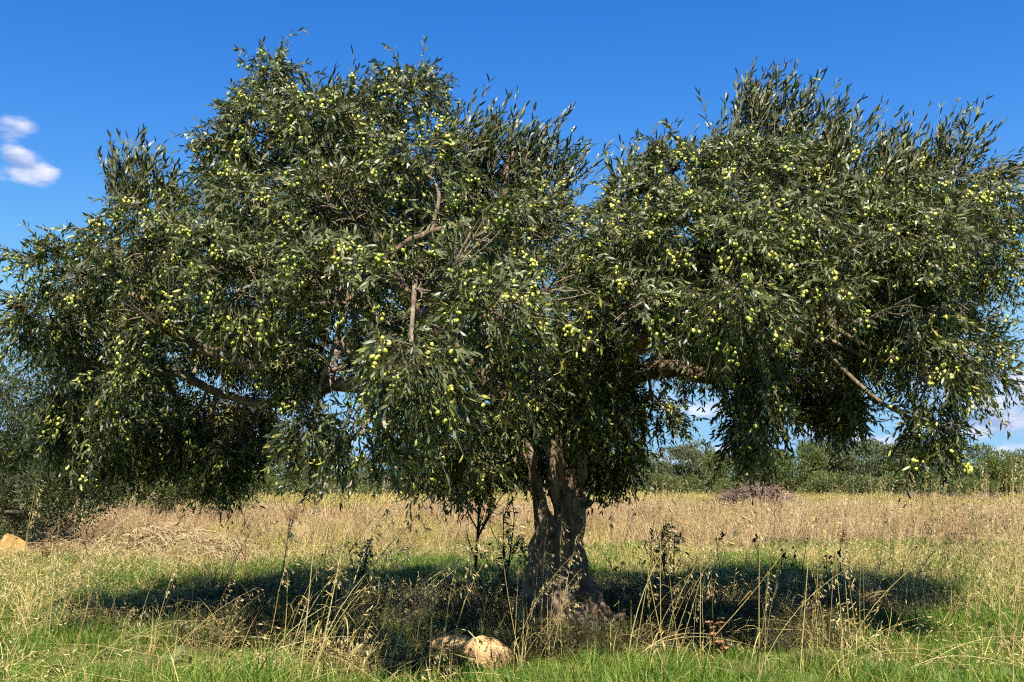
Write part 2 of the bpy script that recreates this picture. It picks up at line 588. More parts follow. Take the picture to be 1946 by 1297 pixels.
for s in strands:
    w = resample(pix(s), 26)
    w[:, 3] *= 0.84
    V, L, K = tubes(w[None, :, :3], w[None, :, 3], 12)
    nV = len(V)
    g.add(V, L, K)
    g.add(V[:12], np.arange(12)[::-1], [12])
    g.add(V[-12:], np.arange(12), [12])


def ico_points(sub=2):
    import bmesh
    bm = bmesh.new()
    bmesh.ops.create_icosphere(bm, subdivisions=sub, radius=1.0)
    V = np.array([v.co[:] for v in bm.verts])
    F = np.array([[v.index for v in f.verts] for f in bm.faces])
    bm.free()
    return V, F


IV, IF = ico_points(2)
for px, py, dy, r in ((1150, 1178, -.05, .10), (1176, 1180, -.08, .07), (1172, 1200, -.10, .075), (1118, 1160, -.06, .105), (1085, 1078, -.06, .065), (1040, 1140, -.08, .09), (1010, 1190, -.08, .075),
                      (1085, 955, -.04, .045), (1095, 1185, -.12, .09), (1120, 958, 0.02, .045)):
    c = P(px, py, TREE_Y + dy)
    g.add(IV * r + c, IF, np.full(len(IF), 3))
tm = g.mesh('trunk_core')
tmp = link('trunk_core', tm)
rm = tmp.modifiers.new('r', 'REMESH')
rm.mode = 'VOXEL'
rm.voxel_size = 0.0125
sm = tmp.modifiers.new('s', 'SMOOTH')
sm.iterations = 4
sm.factor = 0.5
dg = bpy.context.evaluated_depsgraph_get()
trunk_mesh = bpy.data.meshes.new_from_object(tmp.evaluated_get(dg))
bpy.data.objects.remove(tmp)
bpy.data.meshes.remove(tm)
trunk_mesh.name = 'trunk'
nv = len(trunk_mesh.vertices)
co = np.empty(nv * 3, np.float32)
trunk_mesh.vertices.foreach_get('co', co)
co = co.reshape(-1, 3).astype(float)
no = np.empty(nv * 3, np.float32)
trunk_mesh.vertices.foreach_get('normal', no)
no = no.reshape(-1, 3).astype(float)
disp = np.empty(nv)
for k in range(nv):
    x, y, z = co[k] - TB
    tw = z * 1.1
    xr = x * math.cos(tw) - y * math.sin(tw)
    yr = x * math.sin(tw) + y * math.cos(tw)
    crack = max(0.0, 1 - 5.5 * abs(mnoise.noise((xr * 9 + 3, yr * 9, z * 1.7))))
    disp[k] = -0.034 * crack + 0.046 * mnoise.noise((xr * 12, yr * 12, z * 2.4)) + 0.013 * mnoise.noise((xr * 30, yr * 30, z * 6)) + 0.022 * mnoise.noise((x * 7, y * 7, z * 6 + 5)) - 0.008
    disp[k] += -0.030 * max(0.0, mnoise.noise((x * 5 + 9, y * 5, z * 3.2)) - 0.28) * 2
co = co + no * disp[:, None] - TB
trunk_mesh.vertices.foreach_set('co', co.astype(np.float32).ravel())
trunk_mesh.polygons.foreach_set('use_smooth', np.ones(len(trunk_mesh.polygons), bool))
trunk_mesh.materials.clear()
trunk_mesh.materials.append(M['bark'])
trunk_mesh.update()
trunk = link('trunk', trunk_mesh, tree)

limb_paths = [
    [(990, 815, 0, .066), (900, 775, -.1, .062), (760, 742, -.15, .056), (620, 728, -.15, .052), (520, 712, -.15, .046), (440, 682, -.15, .043), (372, 655, -.15, .036), (312, 608, -.1, .028), (230, 540, 0, .016)],
    [(640, 728, -.15, .036), (540, 765, .0, .034), (455, 760, .05, .030), (390, 738, .05, .030), (345, 712, .05, .026), (270, 700, .1, .018), (170, 690, .2, .012)],
    [(990, 800, .0, .062), (900, 700, -.3, .056), (790, 590, -.35, .05), (725, 480, -.3, .045), (690, 370, -.1, .036), (600, 270, 0, .026), (520, 170, 0, .014)],
    [(1045, 720, .1, .07), (1030, 620, .25, .06), (990, 480, .3, .048), (960, 360, .3, .034), (985, 270, .35, .016)],
    [(1150, 750, .12, .075), (1220, 712, .0, .065), (1285, 700, -.3, .058), (1340, 716, -.45, .055), (1400, 690, -.5, .05), (1490, 645, -.55, .045), (1560, 608, -.6, .040), (1650, 530, -.4, .03), (1780, 440, 0, .018), (1880, 390, .2, .01)],
    [(1120, 770, .12, .07), (1210, 640, .4, .06), (1340, 480, .5, .048), (1440, 340, .4, .034), (1475, 220, .4, .016)],
    [(1058, 760, .3, .07), (1050, 690, .9, .058), (1000, 590, 1.6, .045), (900, 490, 2.0, .028), (820, 420, 2.1, .014)],
    [(1120, 770, .2, .065), (1260, 680, 1.0, .054), (1450, 570, 1.7, .042), (1640, 500, 1.8, .026), (1760, 470, 1.7, .014)],
    [(1035, 790, -.05, .06), (1020, 720, -.55, .05), (950, 630, -1.0, .04), (850, 560, -1.45, .028), (790, 520, -1.7, .014)],
    [(1000, 800, .1, .058), (850, 690, .8, .048), (650, 570, 1.3, .036), (450, 520, 1.3, .022), (330, 490, 1.2, .012)],
    [(1110, 780, 0, .055), (1190, 680, -.6, .045), (1290, 580, -1.1, .034), (1390, 500, -1.2, .022), (1480, 420, -1.1, .012)],
    [(1100, 700, .1, .05), (1150, 600, 0, .04), (1185, 470, -.2, .028), (1205, 320, -.1, .012)],
    [(790, 590, -.35, .03), (720, 505, -.8, .028), (765, 468, -.95, .022), (836, 434, -1.0, .017), (900, 420, -1.1, .010)],
    [(700, 500, -.5, .03), (672, 545, -.95, .03), (664, 580, -1.1, .02), (640, 640, -1.3, .012)],
]
limbs, limb_pts, limb_idx = [], [], []
for li, lp in enumerate(limb_paths):
    w = resample(pix(lp), 40)
    w[:, :3] += 0.02 * np.array([[mnoise.noise((i * .35, li * 3.3, 1)), mnoise.noise((i * .35, li * 3.3, 9)), mnoise.noise((i * .35, li * 3.3, 17))] for i in range(40)])
    r = w[:, 3] * (1 + 0.14 * np.array([mnoise.noise((i * .8, li * 7.1, 3)) for i in range(40)]))
    V, L, K = tubes(w[None, :, :3] - TB, r[None, :], 10)
    gg = Geo()
    gg.add(V, L, K)
    gg.add(V[-10:], np.arange(10), [10])
    lm = gg.mesh('limb', M['bark'], True)
    limbs.append(link('limb', lm, tree))
    limb_pts.append(w[5:, :3])
    limb_idx.append(np.full(len(w) - 5, li))
limb_pts = np.concatenate(limb_pts)
limb_idx = np.concatenate(limb_idx)

# ------------------------------------------------------------------ main olive tree: foliage masses
# px, py, depth offset (m), half-width px, half-height px, half-depth m, habit: n arching, h hanging, u upright
LOBES = [
    (135, 515, -.4, 105, 62, .40, 'n'), (265, 470, -.7, 110, 75, .42, 'n'), (95, 600, -.1, 75, 55, .35, 'n'), (250, 580, -.9, 130, 75, .42, 'n'),
    (285, 350, .2, 62, 62, .25, 'u'), (300, 400, .1, 70, 45, .28, 'n'), (470, 545, -1.1, 115, 95, .42, 'n'), (395, 480, -.9, 80, 90, .35, 'n'),
    (475, 400, -.6, 95, 95, .38, 'n'), (490, 250, -.2, 80, 85, .32, 'n'), (505, 140, 0, 52, 46, .24, 'n'), (430, 300, 0, 50, 60, .26, 'n'),
    (610, 240, -.4, 95, 75, .36, 'n'), (630, 390, -1.0, 115, 100, .42, 'n'), (780, 185, 0, 80, 62, .32, 'n'), (700, 260, -.1, 70, 90, .34, 'n'),
    (790, 310, -.7, 95, 95, .40, 'n'), (640, 545, -1.6, 115, 95, .42, 'n'), (630, 705, -2.0, 90, 95, .42, 'h'), (790, 550, -1.8, 120, 90, .42, 'n'),
    (785, 705, -2.15, 115, 100, .45, 'h'), (690, 825, -1.8, 110, 60, .42, 'h'), (895, 440, -1.4, 115, 80, .42, 'n'), (935, 590, -1.75, 110, 90, .42, 'n'),
    (925, 720, -1.5, 85, 75, .38, 'h'), (945, 280, .3, 78, 72, .32, 'u'), (1040, 335, .5, 60, 52, .30, 'u'), (1020, 435, -.4, 100, 70, .40, 'n'),
    (1075, 545, -1.3, 105, 90, .42, 'n'), (1180, 470, -.7, 80, 85, .38, 'n'), (1195, 590, -1.2, 100, 80, .42, 'n'), (1205, 320, -.1, 44, 62, .26, 'u'),
    (1285, 335, -.3, 80, 70, .34, 'n'), (1325, 445, -1.1, 120, 90, .42, 'n'), (1395, 580, -1.5, 110, 80, .40, 'h'), (1415, 335, -.4, 100, 70, .40, 'n'),
    (1455, 205, .4, 62, 95, .32, 'u'), (1530, 240, .5, 58, 82, .32, 'u'), (1495, 425, -1.0, 120, 90, .42, 'n'), (1555, 545, -1.1, 100, 75, .40, 'n'),
    (1610, 325, .1, 95, 62, .38, 'u'), (1670, 450, -.7, 110, 80, .42, 'n'), (1695, 300, .3, 40, 72, .26, 'u'), (1785, 285, .3, 55, 65, .28, 'u'),
    (1880, 325, .4, 75, 28, .26, 'u'), (1790, 420, -.3, 105, 68, .40, 'n'), (1885, 470, .1, 75, 80, .36, 'n'), (1715, 575, -.9, 115, 80, .42, 'n'),
    (1840, 590, -.4, 70, 75, .38, 'n'), (1775, 705, -.8, 78, 85, .36, 'h'), (1768, 812, -.8, 50, 45, .26, 'h'), (1865, 715, -.2, 62, 22, .26, 'n'),
    (1650, 690, -.2, 95, 65, .40, 'h'), (1595, 768, .1, 58, 42, .30, 'h'), (1415, 680, -.6, 80, 55, .38, 'h'), (1435, 755, -.8, 62, 56, .32, 'h'), (1430, 822, -.9, 38, 46, .22, 'h'),
    (1290, 650, -.5, 90, 60, .36, 'n'), (1235, 785, .2, 70, 60, .36, 'h'), (1150, 855, .4, 75, 65, .36, 'h'), (1130, 690, .1, 110, 70, .42, 'n'),
    (1540, 690, .2, 80, 60, .36, 'n'), (160, 735, .1, 78, 95, .38, 'h'), (265, 740, -.3, 80, 105, .38, 'h'), (385, 800, .2, 75, 85, .38, 'h'),
    (235, 838, .1, 85, 50, .36, 'h'), (425, 845, .3, 50, 70, .30, 'h'), (455, 620, .6, 70, 60, .36, 'n'), (590, 815, -1.2, 42, 56, .30, 'h'),
    (790, 850, -.7, 95, 45, .38, 'h'), (890, 880, .1, 70, 40, .34, 'h'), (560, 620, .2, 70, 70, .36, 'n'), (330, 660, .5, 90, 60, .38, 'n'),
    (860, 800, -.9, 80, 60, .36, 'h'),
    (1060, 700, -.7, 60, 40, .30, 'n'), (1120, 770, -.5, 80, 50, .34, 'h'), (985, 770, -.8, 55, 45, .30, 'h'), (1190, 700, -.4, 80, 60, .36, 'n'), (1025, 850, .75, 60, 45, .32, 'h'), (960, 830, .8, 60, 50, .32, 'h'),
    (330, 820, .4, 80, 60, .36, 'h'), (150, 815, .3, 70, 55, .34, 'h'), (480, 800, .7, 60, 70, .34, 'h'), (420, 895, .3, 30, 34, .2, 'h'), (330, 780, .8, 110, 90, .4, 'h'), (180, 640, .6, 110, 80, .4, 'n'),
    (1600, 610, -.4, 110, 70, .4, 'n'), (1700, 765, -.5, 70, 60, .34, 'h'), (1560, 735, .4, 80, 55, .36, 'h'), (1480, 640, .3, 90, 70, .4, 'n'), (1820, 660, .3, 90, 70, .4, 'n'),
    (950, 365, .2, 95, 60, .38, 'n'), (1020, 395, .2, 58, 46, .34, 'n'), (1200, 385, -.2, 60, 55, .32, 'n'), (1500, 325, .2, 100, 55, .38, 'n'), (1620, 395, 0, 90, 55, .38, 'n'), (1705, 385, .1, 70, 50, .34, 'n'), (1790, 350, .3, 70, 42, .32, 'n'), (1885, 400, .3, 70, 45, .32, 'n'),
    (1750, 470, -.8, 100, 70, .38, 'n'), (1400, 470, -1.3, 90, 70, .36, 'n'), (1330, 690, -.7, 70, 55, .32, 'h'), (560, 690, -.2, 60, 60, .32, 'h'), (300, 445, -.2, 60, 50, .32, 'n'),
    (1010, 290, .35, 50, 60, .25, 'u'), (880, 265, .2, 50, 60, .25, 'u'), (1350, 300, .1, 60, 50, .28, 'u'), (1420, 180, .35, 40, 70, .22, 'u'), (1600, 285, .4, 50, 60, .25, 'u'), (1660, 390, .3, 60, 50, .25, 'u'), (230, 350, .2, 30, 50, .2, 'u'), (640, 215, .1, 60, 40, .25, 'u'),
    # rear half of the crown
    (280, 540, 1.2, 170, 90, .6, 'n'), (560, 470, 1.6, 170, 120, .7, 'n'), (860, 470, 2.0, 170, 120, .7, 'n'), (1180, 540, 2.0, 150, 110, .7, 'n'),
    (1480, 500, 1.8, 180, 120, .7, 'n'), (1740, 520, 1.4, 140, 110, .6, 'n'), (660, 340, 1.3, 120, 100, .55, 'n'), (1430, 350, 1.5, 130, 80, .55, 'n'),
    (1030, 690, 1.6, 130, 70, .6, 'n'), (1340, 660, 1.5, 120, 55, .55, 'n'), (1620, 640, 1.3, 120, 60, .5, 'n'), (760, 660, 1.5, 140, 80, .6, 'n'),
    (470, 640, 1.5, 120, 80, .55, 'h'), (900, 600, .6, 150, 90, .5, 'n'), (1330, 560, .4, 150, 80, .5, 'n'), (620, 480, .3, 150, 110, .5, 'n'),
    (1600, 460, .5, 150, 90, .5, 'n'), (850, 370, .5, 110, 90, .45, 'n'),
]
WIND = np.array([0.45, 0.1, 0.0])
Bs, Ds, Ls, Ks, As, Fr, LobeOf, UpS = [], [], [], [], [], [], [], []
branch_data = []
for li, (px, py, dy, wx, wz, ry, habit) in enumerate(LOBES):
    Yc = TREE_Y + dy
    c = P(px, py, Yc)
    rx, rz = wx * Yc / FPX, wz * Yc / FPX
    rad = np.array([rx, ry, rz])
    area = 4 * math.pi * (((rx * ry) ** 1.6 + (rx * rz) ** 1.6 + (ry * rz) ** 1.6) / 3) ** (1 / 1.6)
    ns = int(area * (238 if habit != 'u' else 52)) + 12
    d = nrm(rng.normal(size=(ns, 3)))
    rr = rng.uniform(0.42, 1.0, ns) ** 0.6
    lump = 1 + 0.22 * np.array([mnoise.noise((*(v * 2.1 + li * 3.7),)) for v in d])
    if habit == 'u':
        p = c + d * rad * (rr * 1.0)[:, None] * np.array([1.15, 1, 0.55]) - np.array([0, 0, rz * 0.75])
        D = nrm(np.array([0, 0, 1.15]) + WIND * rng.uniform(0.3, 1.8, (ns, 1)) + rng.normal(size=(ns, 3)) * 0.20)
        if px > 1850:
            D = nrm(D + np.array([1.0, 0, -0.35]))
        if px < 400:
            D = nrm(D - np.array([0.35, 0, 0]))
        Lh = rng.uniform(0.22, 0.52, ns)
        kk = rng.uniform(-0.05, 0.12, ns)
        aa = rng.uniform(R(18), R(34), ns)
        fr = rng.random(ns) < 0.02
    else:
        p = c + d * rad * (rr * lump * 0.78)[:, None]
        out = nrm(d / rad)
        if habit == 'h':
            D = nrm(out * 0.55 + np.array([0, 0, -0.75]) + rng.normal(size=(ns, 3)) * 0.35)
            kk = rng.uniform(0.1, 0.45, ns)
            fr = rng.random(ns) < 0.24
        else:
            D = nrm(out * 0.8 + np.array([0, 0, 0.05]) + rng.normal(size=(ns, 3)) * 0.45)
            kk = rng.uniform(0.15, 0.85, ns)
            fr = rng.random(ns) < 0.36
        Lh = rng.uniform(0.10, 0.24, ns)
        aa = rng.uniform(R(35), R(62), ns)
        far_out = (rr > 0.8) & (rng.random(ns) < (0.16 if habit == 'n' else 0.06))       # long loose sprays
        Lh = np.where(far_out, rng.uniform(0.24, 0.42, ns), Lh)
        kk = np.where(far_out, kk * 0.6, kk)
    if habit != 'u':          # open gaps between the boughs
        gap = np.array([mnoise.noise((v[0] * 1.9, v[1] * 1.9 + 3, v[2] * 1.5)) + 0.6 * mnoise.noise((v[0] * 4.2, v[1] * 4.2 + 7, v[2] * 3.2)) for v in p])
        ok = gap > (-0.55 if dy > 0.25 or py < 265 else -0.01 if wz > 58 else -0.30)
        p, D, Lh, kk, aa, fr = p[ok], D[ok], Lh[ok], kk[ok], aa[ok], fr[ok]
        ns = len(p)
    fr = fr & ((rr if habit == 'u' else rr[ok]) > 0.74)
    if dy > 0.9:
        fr = fr & (rng.random(len(fr)) < 0.3)
    Bs.append(p); Ds.append(D); Ls.append(Lh); Ks.append(kk); As.append(aa); Fr.append(fr); LobeOf.append(np.full(ns, li)); UpS.append(np.full(ns, habit == 'u'))
    # wood that carries this mass
    j = np.argmin(np.linalg.norm(limb_pts - c, axis=1) + 0.8 * np.maximum(0, limb_pts[:, 2] - c[2] + 0.1))
    branch_data.append((limb_idx[j], limb_pts[j], c, rad))
Bs, Ds, Ls, Ks, As, Fr, LobeOf, UpS = map(np.concatenate, (Bs, Ds, Ls, Ks, As, Fr, LobeOf, UpS))
MS = len(Bs)



def axis_at(B, D, L, K, t):
    g_ = np.array([0, 0, -1.0])
    return B + D * (L * t)[..., None] + g_ * (K * L * t * t)[..., None]


def axis_tan(D, K, t):
    g_ = np.array([0, 0, -1.0])
    return nrm(D + g_ * (2 * K * t)[..., None])


def sprig_leaves(B, D, L, K, A, pairs, lmin, lmax, wmin, wmax):
    Mn = len(B)
    tj = (np.arange(pairs) + 0.6) / pairs
    t = np.broadcast_to(tj[None, :], (Mn, pairs)) + rng.normal(size=(Mn, pairs)) * 0.012
    pos = axis_at(B[:, None], D[:, None], L[:, None], K[:, None], t)
    T = axis_tan(D[:, None], K[:, None], t)
    s1 = nrm(np.cross(T, nrm(rng.normal(size=(Mn, 1, 3)))))
    s2 = np.cross(T, s1)
    ph = rng.uniform(0, 6.28, (Mn, 1)) + np.arange(pairs)[None, :] * (math.pi / 2) + rng.normal(size=(Mn, pairs)) * 0.35
    side = s1 * np.cos(ph)[..., None] + s2 * np.sin(ph)[..., None]
    outs = []
    for sg in (1, -1):
        ang = A[:, None] * rng.uniform(0.75, 1.3, (Mn, pairs)) * (1.05 - 0.45 * t)
        l = nrm(T * np.cos(ang)[..., None] + sg * side * np.sin(ang)[..., None] + rng.normal(size=(Mn, pairs, 3)) * 0.14 + np.array([0, 0, -0.10]))
        n = nrm(T - l * (T * l).sum(-1, keepdims=True) + rng.normal(size=(Mn, pairs, 3)) * 0.32)
        n = nrm(n - l * (n * l).sum(-1, keepdims=True))
        ln = rng.uniform(lmin, lmax, (Mn, pairs)) * (0.78 + 0.35 * np.sin(np.pi * np.clip(t, 0, 1) * 0.9))
        wd = rng.uniform(wmin, wmax, (Mn, pairs)) * ln / lmax
        outs.append((pos, l, n, ln, wd))
    return [np.concatenate([o_[k].reshape(-1, *o_[k].shape[2:]) for o_ in outs]) for k in range(5)]


PAIRS = 8
lb, ll, lnm, llen, lwid = sprig_leaves(Bs, Ds, Ls, Ks, As, PAIRS, 0.038, 0.060, 0.0115, 0.0165)
upl = np.concatenate([np.repeat(UpS, PAIRS)] * 2)
llen = np.where(upl, llen * 1.45, llen)
lwid = np.where(upl, lwid * 1.15, lwid)
NL = len(lb)
keep = rng.random(NL) < 0.94
lb, ll, lnm, llen, lwid = lb[keep], ll[keep], lnm[keep], llen[keep], lwid[keep]
NL = len(lb)
sprig_var = rng.normal(size=MS) * 0.17
sv = np.concatenate([np.repeat(sprig_var, PAIRS)] * 2)[keep]
lvar = np.clip(0.42 + sv + rng.normal(size=NL) * 0.22 - 0.08 * upl[keep], 0, 0.92)
lvar = np.where(rng.random(NL) < 0.006, 1.0, lvar)
lcurl = rng.uniform(-0.05, 0.30, NL)

# fruit
tf = np.flatnonzero(Fr)
ob, ov = [], []
for s in tf:
    nfruit = rng.integers(2, 12)
    tt = np.sort(rng.uniform(0.05, 0.85, 3))[rng.integers(0, 3, nfruit)] + rng.normal(size=nfruit) * 0.04
    p = axis_at(Bs[s][None], Ds[s][None], np.full(nfruit, Ls[s]), np.full(nfruit, Ks[s]), np.clip(tt, 0, 1))
    p = p + rng.normal(size=(nfruit, 3)) * 0.016 + np.array([0, 0, -0.024])
    ob.append(p)
    ov.append(np.clip(0.48 + 0.28 * rng.normal() + 0.18 * rng.normal(size=nfruit), 0, 1))
ob = np.concatenate(ob)
ov = np.concatenate(ov)
NO = len(ob)
orad = rng.uniform(0.0078, 0.0118, NO)
odir = nrm(np.array([0, 0, 1.0]) + rng.normal(size=(NO, 3)) * 0.5)

# which leaves and olives show largest from the front: coarse depth buffer over the leaves
CELL = 5.0
lc = lb + ll * (llen * 0.5)[:, None]
lx, ly, lz = project(lc)
ki = (np.clip(lx / CELL, 0, 399).astype(int)) + 400 * np.clip(ly / CELL, 0, 299).astype(int)
zbuf = np.full(400 * 300, 1e9)
np.minimum.at(zbuf, ki, lz)
view = nrm(lc - CAM)
facing = np.abs((lnm * view).sum(1)) * np.linalg.norm(np.cross(ll, view), axis=1)
score = facing * llen * lwid / lz ** 2
inframe = (lx > 5) & (lx < 1941) & (ly > 5)
score = np.where((lz <= zbuf[ki] + 0.004) & inframe, score, 0)
big_leaf = np.argsort(-score)[:300]
ox, oy, oz = project(ob)
ko = (np.clip(ox / CELL, 0, 399).astype(int)) + 400 * np.clip(oy / CELL, 0, 299).astype(int)
oscore = np.where((oz <= zbuf[ko] + 0.03) & (ox > 5) & (ox < 1941), orad / oz, 0)
big_olive = np.argsort(-oscore)[:300]

mask = np.ones(NL, bool)
mask[big_leaf] = False
cov = zbuf[ki]
fine = mask & (lz < cov + 0.45)
V, L, K = leaf_arrays(lb[fine] - TB, ll[fine], lnm[fine], llen[fine], lwid[fine], lcurl[fine])
g = Geo()
g.add(V, L, K, np.repeat(lvar[fine], 6))
co_ = mask & ~fine                                   # deep in and behind: plain four-cornered leaves
b_, l_, w_ = lb[co_] - TB, ll[co_] * llen[co_][:, None], np.cross(lnm[co_], ll[co_]) * (lwid[co_] * .5)[:, None]
V = np.stack([b_, b_ + l_ * .5 + w_, b_ + l_, b_ + l_ * .5 - w_], 1)
g.add(V, np.arange(len(b_) * 4), np.full(len(b_), 4), np.repeat(lvar[co_], 4))
crown = link('crown', g.mesh('crown', M['olive_leaf']), tree)
tag(crown, kind='stuff')
g = Geo()
tt = np.linspace(-0.12, 0.97, 3)
ap = np.stack([axis_at(Bs, Ds, Ls, Ks, np.full(MS, q)) for q in tt], axis=1) - TB
V, L, K = tubes(ap, np.array([.0024, .0018, .0007])[None, :] * rng.uniform(0.8, 1.3, (MS, 1)), 3)
g.add(V, L, K)
tag(link('twigs', g.mesh('twigs', M['twig']), tree), kind='stuff')

# unit leaf meshes shared by the single leaves
leaf_units = []
for k in range(6):
    V, L, K = leaf_arrays(np.zeros((1, 3)), np.array([[0, 1.0, 0]]), np.array([[0, 0, 1.0]]), np.ones(1), np.ones(1), 0.04 + 0.04 * k)
    V[:, 2] = -(0.04 + 0.04 * k) * V[:, 1] ** 2 + np.abs(V[:, 0]) * 0.05
    gg = Geo()
    gg.add(V, L, K, 0.25 + 0.11 * k)
    leaf_units.append(gg.mesh('leaf', M['olive_leaf']))
for j in big_leaf:
    o = link('leaf', leaf_units[int(np.clip((lvar[j] - 0.25) / 0.11, 0, 5))], tree)
    w = np.cross(ll[j], lnm[j]) * lwid[j]
    a = ll[j] * llen[j]
    c = lnm[j] * llen[j]
    p = lb[j] - TB
    o.matrix_basis = Matrix(((w[0], a[0], c[0], p[0]), (w[1], a[1], c[1], p[1]), (w[2], a[2], c[2], p[2]), (0, 0, 0, 1)))

# olives: slightly pointed ovals
SEG, RNG = 6, 4
ang = np.arange(SEG) * 2 * math.pi / SEG
rows = [(math.sin(math.pi * (k / RNG)) * (0.97 if k < 2 else 1.0), math.cos(math.pi * (k / RNG)) * 1.28) for k in range(1, RNG)]
OV = np.concatenate([[[0, 0, 1.28]]] + [np.stack([r * np.cos(ang), r * np.sin(ang), np.full(SEG, z)], -1) for r, z in rows] + [[[0, 0, -1.36]]])
OL, OC = [], []
for s in range(SEG):
    s2 = (s + 1) % SEG
    OL += [0, 1 + s, 1 + s2]; OC.append(3)
    for k in range(RNG - 2):
        a_, b_ = 1 + k * SEG, 1 + (k + 1) * SEG
        OL += [a_ + s, b_ + s, b_ + s2, a_ + s2]; OC.append(4)
    a_ = 1 + (RNG - 2) * SEG
    OL += [a_ + s, len(OV) - 1, a_ + s2]; OC.append(3)
OL, OC = np.array(OL), np.array(OC)
U_ = nrm(np.cross(odir, np.array([0.3, 1, 0.1])))
W_ = np.cross(odir, U_)
om = np.ones(NO, bool)
om[big_olive] = False
om &= (oz <= zbuf[ko] + 0.16) | (rng.random(NO) < 0.12)      # few olives deep inside
rb = np.stack([U_, W_, odir], axis=1) * orad[:, None, None]
V = (OV @ rb[om]) + (ob[om] - TB)[:, None, :]
g = Geo()
g.add(V.reshape(-1, 3), ((np.arange(om.sum()) * len(OV))[:, None] + OL[None, :]).ravel(), np.tile(OC, om.sum()), np.repeat(ov[om], len(OV)))
tag(link('olives', g.mesh('olives', M['olive'], True), tree), kind='stuff')
olive_units = []
for k in range(5):
    gg = Geo()
    gg.add(OV, OL, OC, 0.3 + 0.15 * k)
    olive_units.append(gg.mesh('olive', M['olive'], True))
for j in big_olive:
    o = link('olive', olive_units[int(np.clip((ov[j] - .25) / .15, 0, 4))], tree)
    r_ = orad[j]
    u, w, d = U_[j] * r_, W_[j] * r_, odir[j] * r_
    p = ob[j] - TB
    o.matrix_basis = Matrix(((u[0], w[0], d[0], p[0]), (u[1], w[1], d[1], p[1]), (u[2], w[2], d[2], p[2]), (0, 0, 0, 1)))

# two withered brown leaf bunches
for px, py, dy in ((968, 560, -2.0), (38, 575, -.3)):
    c = P(px, py, TREE_Y + dy) - TB
    n_ = 22
    bb = c + rng.normal(size=(n_, 3)) * 0.012
    l_ = nrm(np.array([0, 0, -1.0]) + rng.normal(size=(n_, 3)) * 0.35)
    nn_ = nrm(np.cross(l_, nrm(rng.normal(size=(n_, 3)))))
    gg = Geo()
    V, L, K = leaf_arrays(bb, l_, nn_, rng.uniform(.05, .085, n_), np.full(n_, .011), .2)
    gg.add(V, L, K, rng.uniform(0, 1))
    st_ = np.stack([c + np.array([.01, .08, .06]), c + np.array([0, 0.02, .03]), c - np.array([0, 0, .01])])
    V, L, K = tubes(st_[None], np.array([[.003, .003, .002]]), 4)
    gg.add(V, L, K, .1)
    link('withered_leaves', gg.mesh('withered_leaves', M['umbel']), tree)['label'] = 'withered brown bunch of leaves'

# branches: one per foliage mass, forking into it
for (li, a, c, rad) in branch_data:
    gg = Geo()
    mid = (a + c) / 2 + rng.normal(size=3) * 0.06 - np.array([0, 0, 0.04])
    ln = np.linalg.norm(c - a)
    r0 = min(0.020, 0.008 + 0.010 * ln)
    w = resample(np.array([[*a, r0], [*mid, r0 * .75], [*c, r0 * .5]]), 12)
    V, L, K = tubes(w[None, :, :3] - TB, w[None, :, 3], 7)
    gg.add(V, L, K)
    nb_ = 9
    d = nrm(rng.normal(size=(nb_, 3)) + np.array([0, 0, 0.2]))
    st = w[rng.integers(5, 12, nb_), :3]
    en = c + d * rad * rng.uniform(0.35, 0.65, (nb_, 1))
    md = (st + en) / 2 + rng.normal(size=(nb_, 3)) * 0.035
    tq = np.linspace(0, 1, 6)[None, :, None]
    pts = st[:, None] * (1 - tq) ** 2 + 2 * md[:, None] * tq * (1 - tq) + en[:, None] * tq ** 2
    V, L, K = tubes(pts - TB, np.linspace(.007, .0025, 6)[None, :] * rng.uniform(.7, 1.2, (nb_, 1)), 5)
    gg.add(V, L, K)
    link('branch', gg.mesh('branch', M['branch_bark'], True), limbs[li])


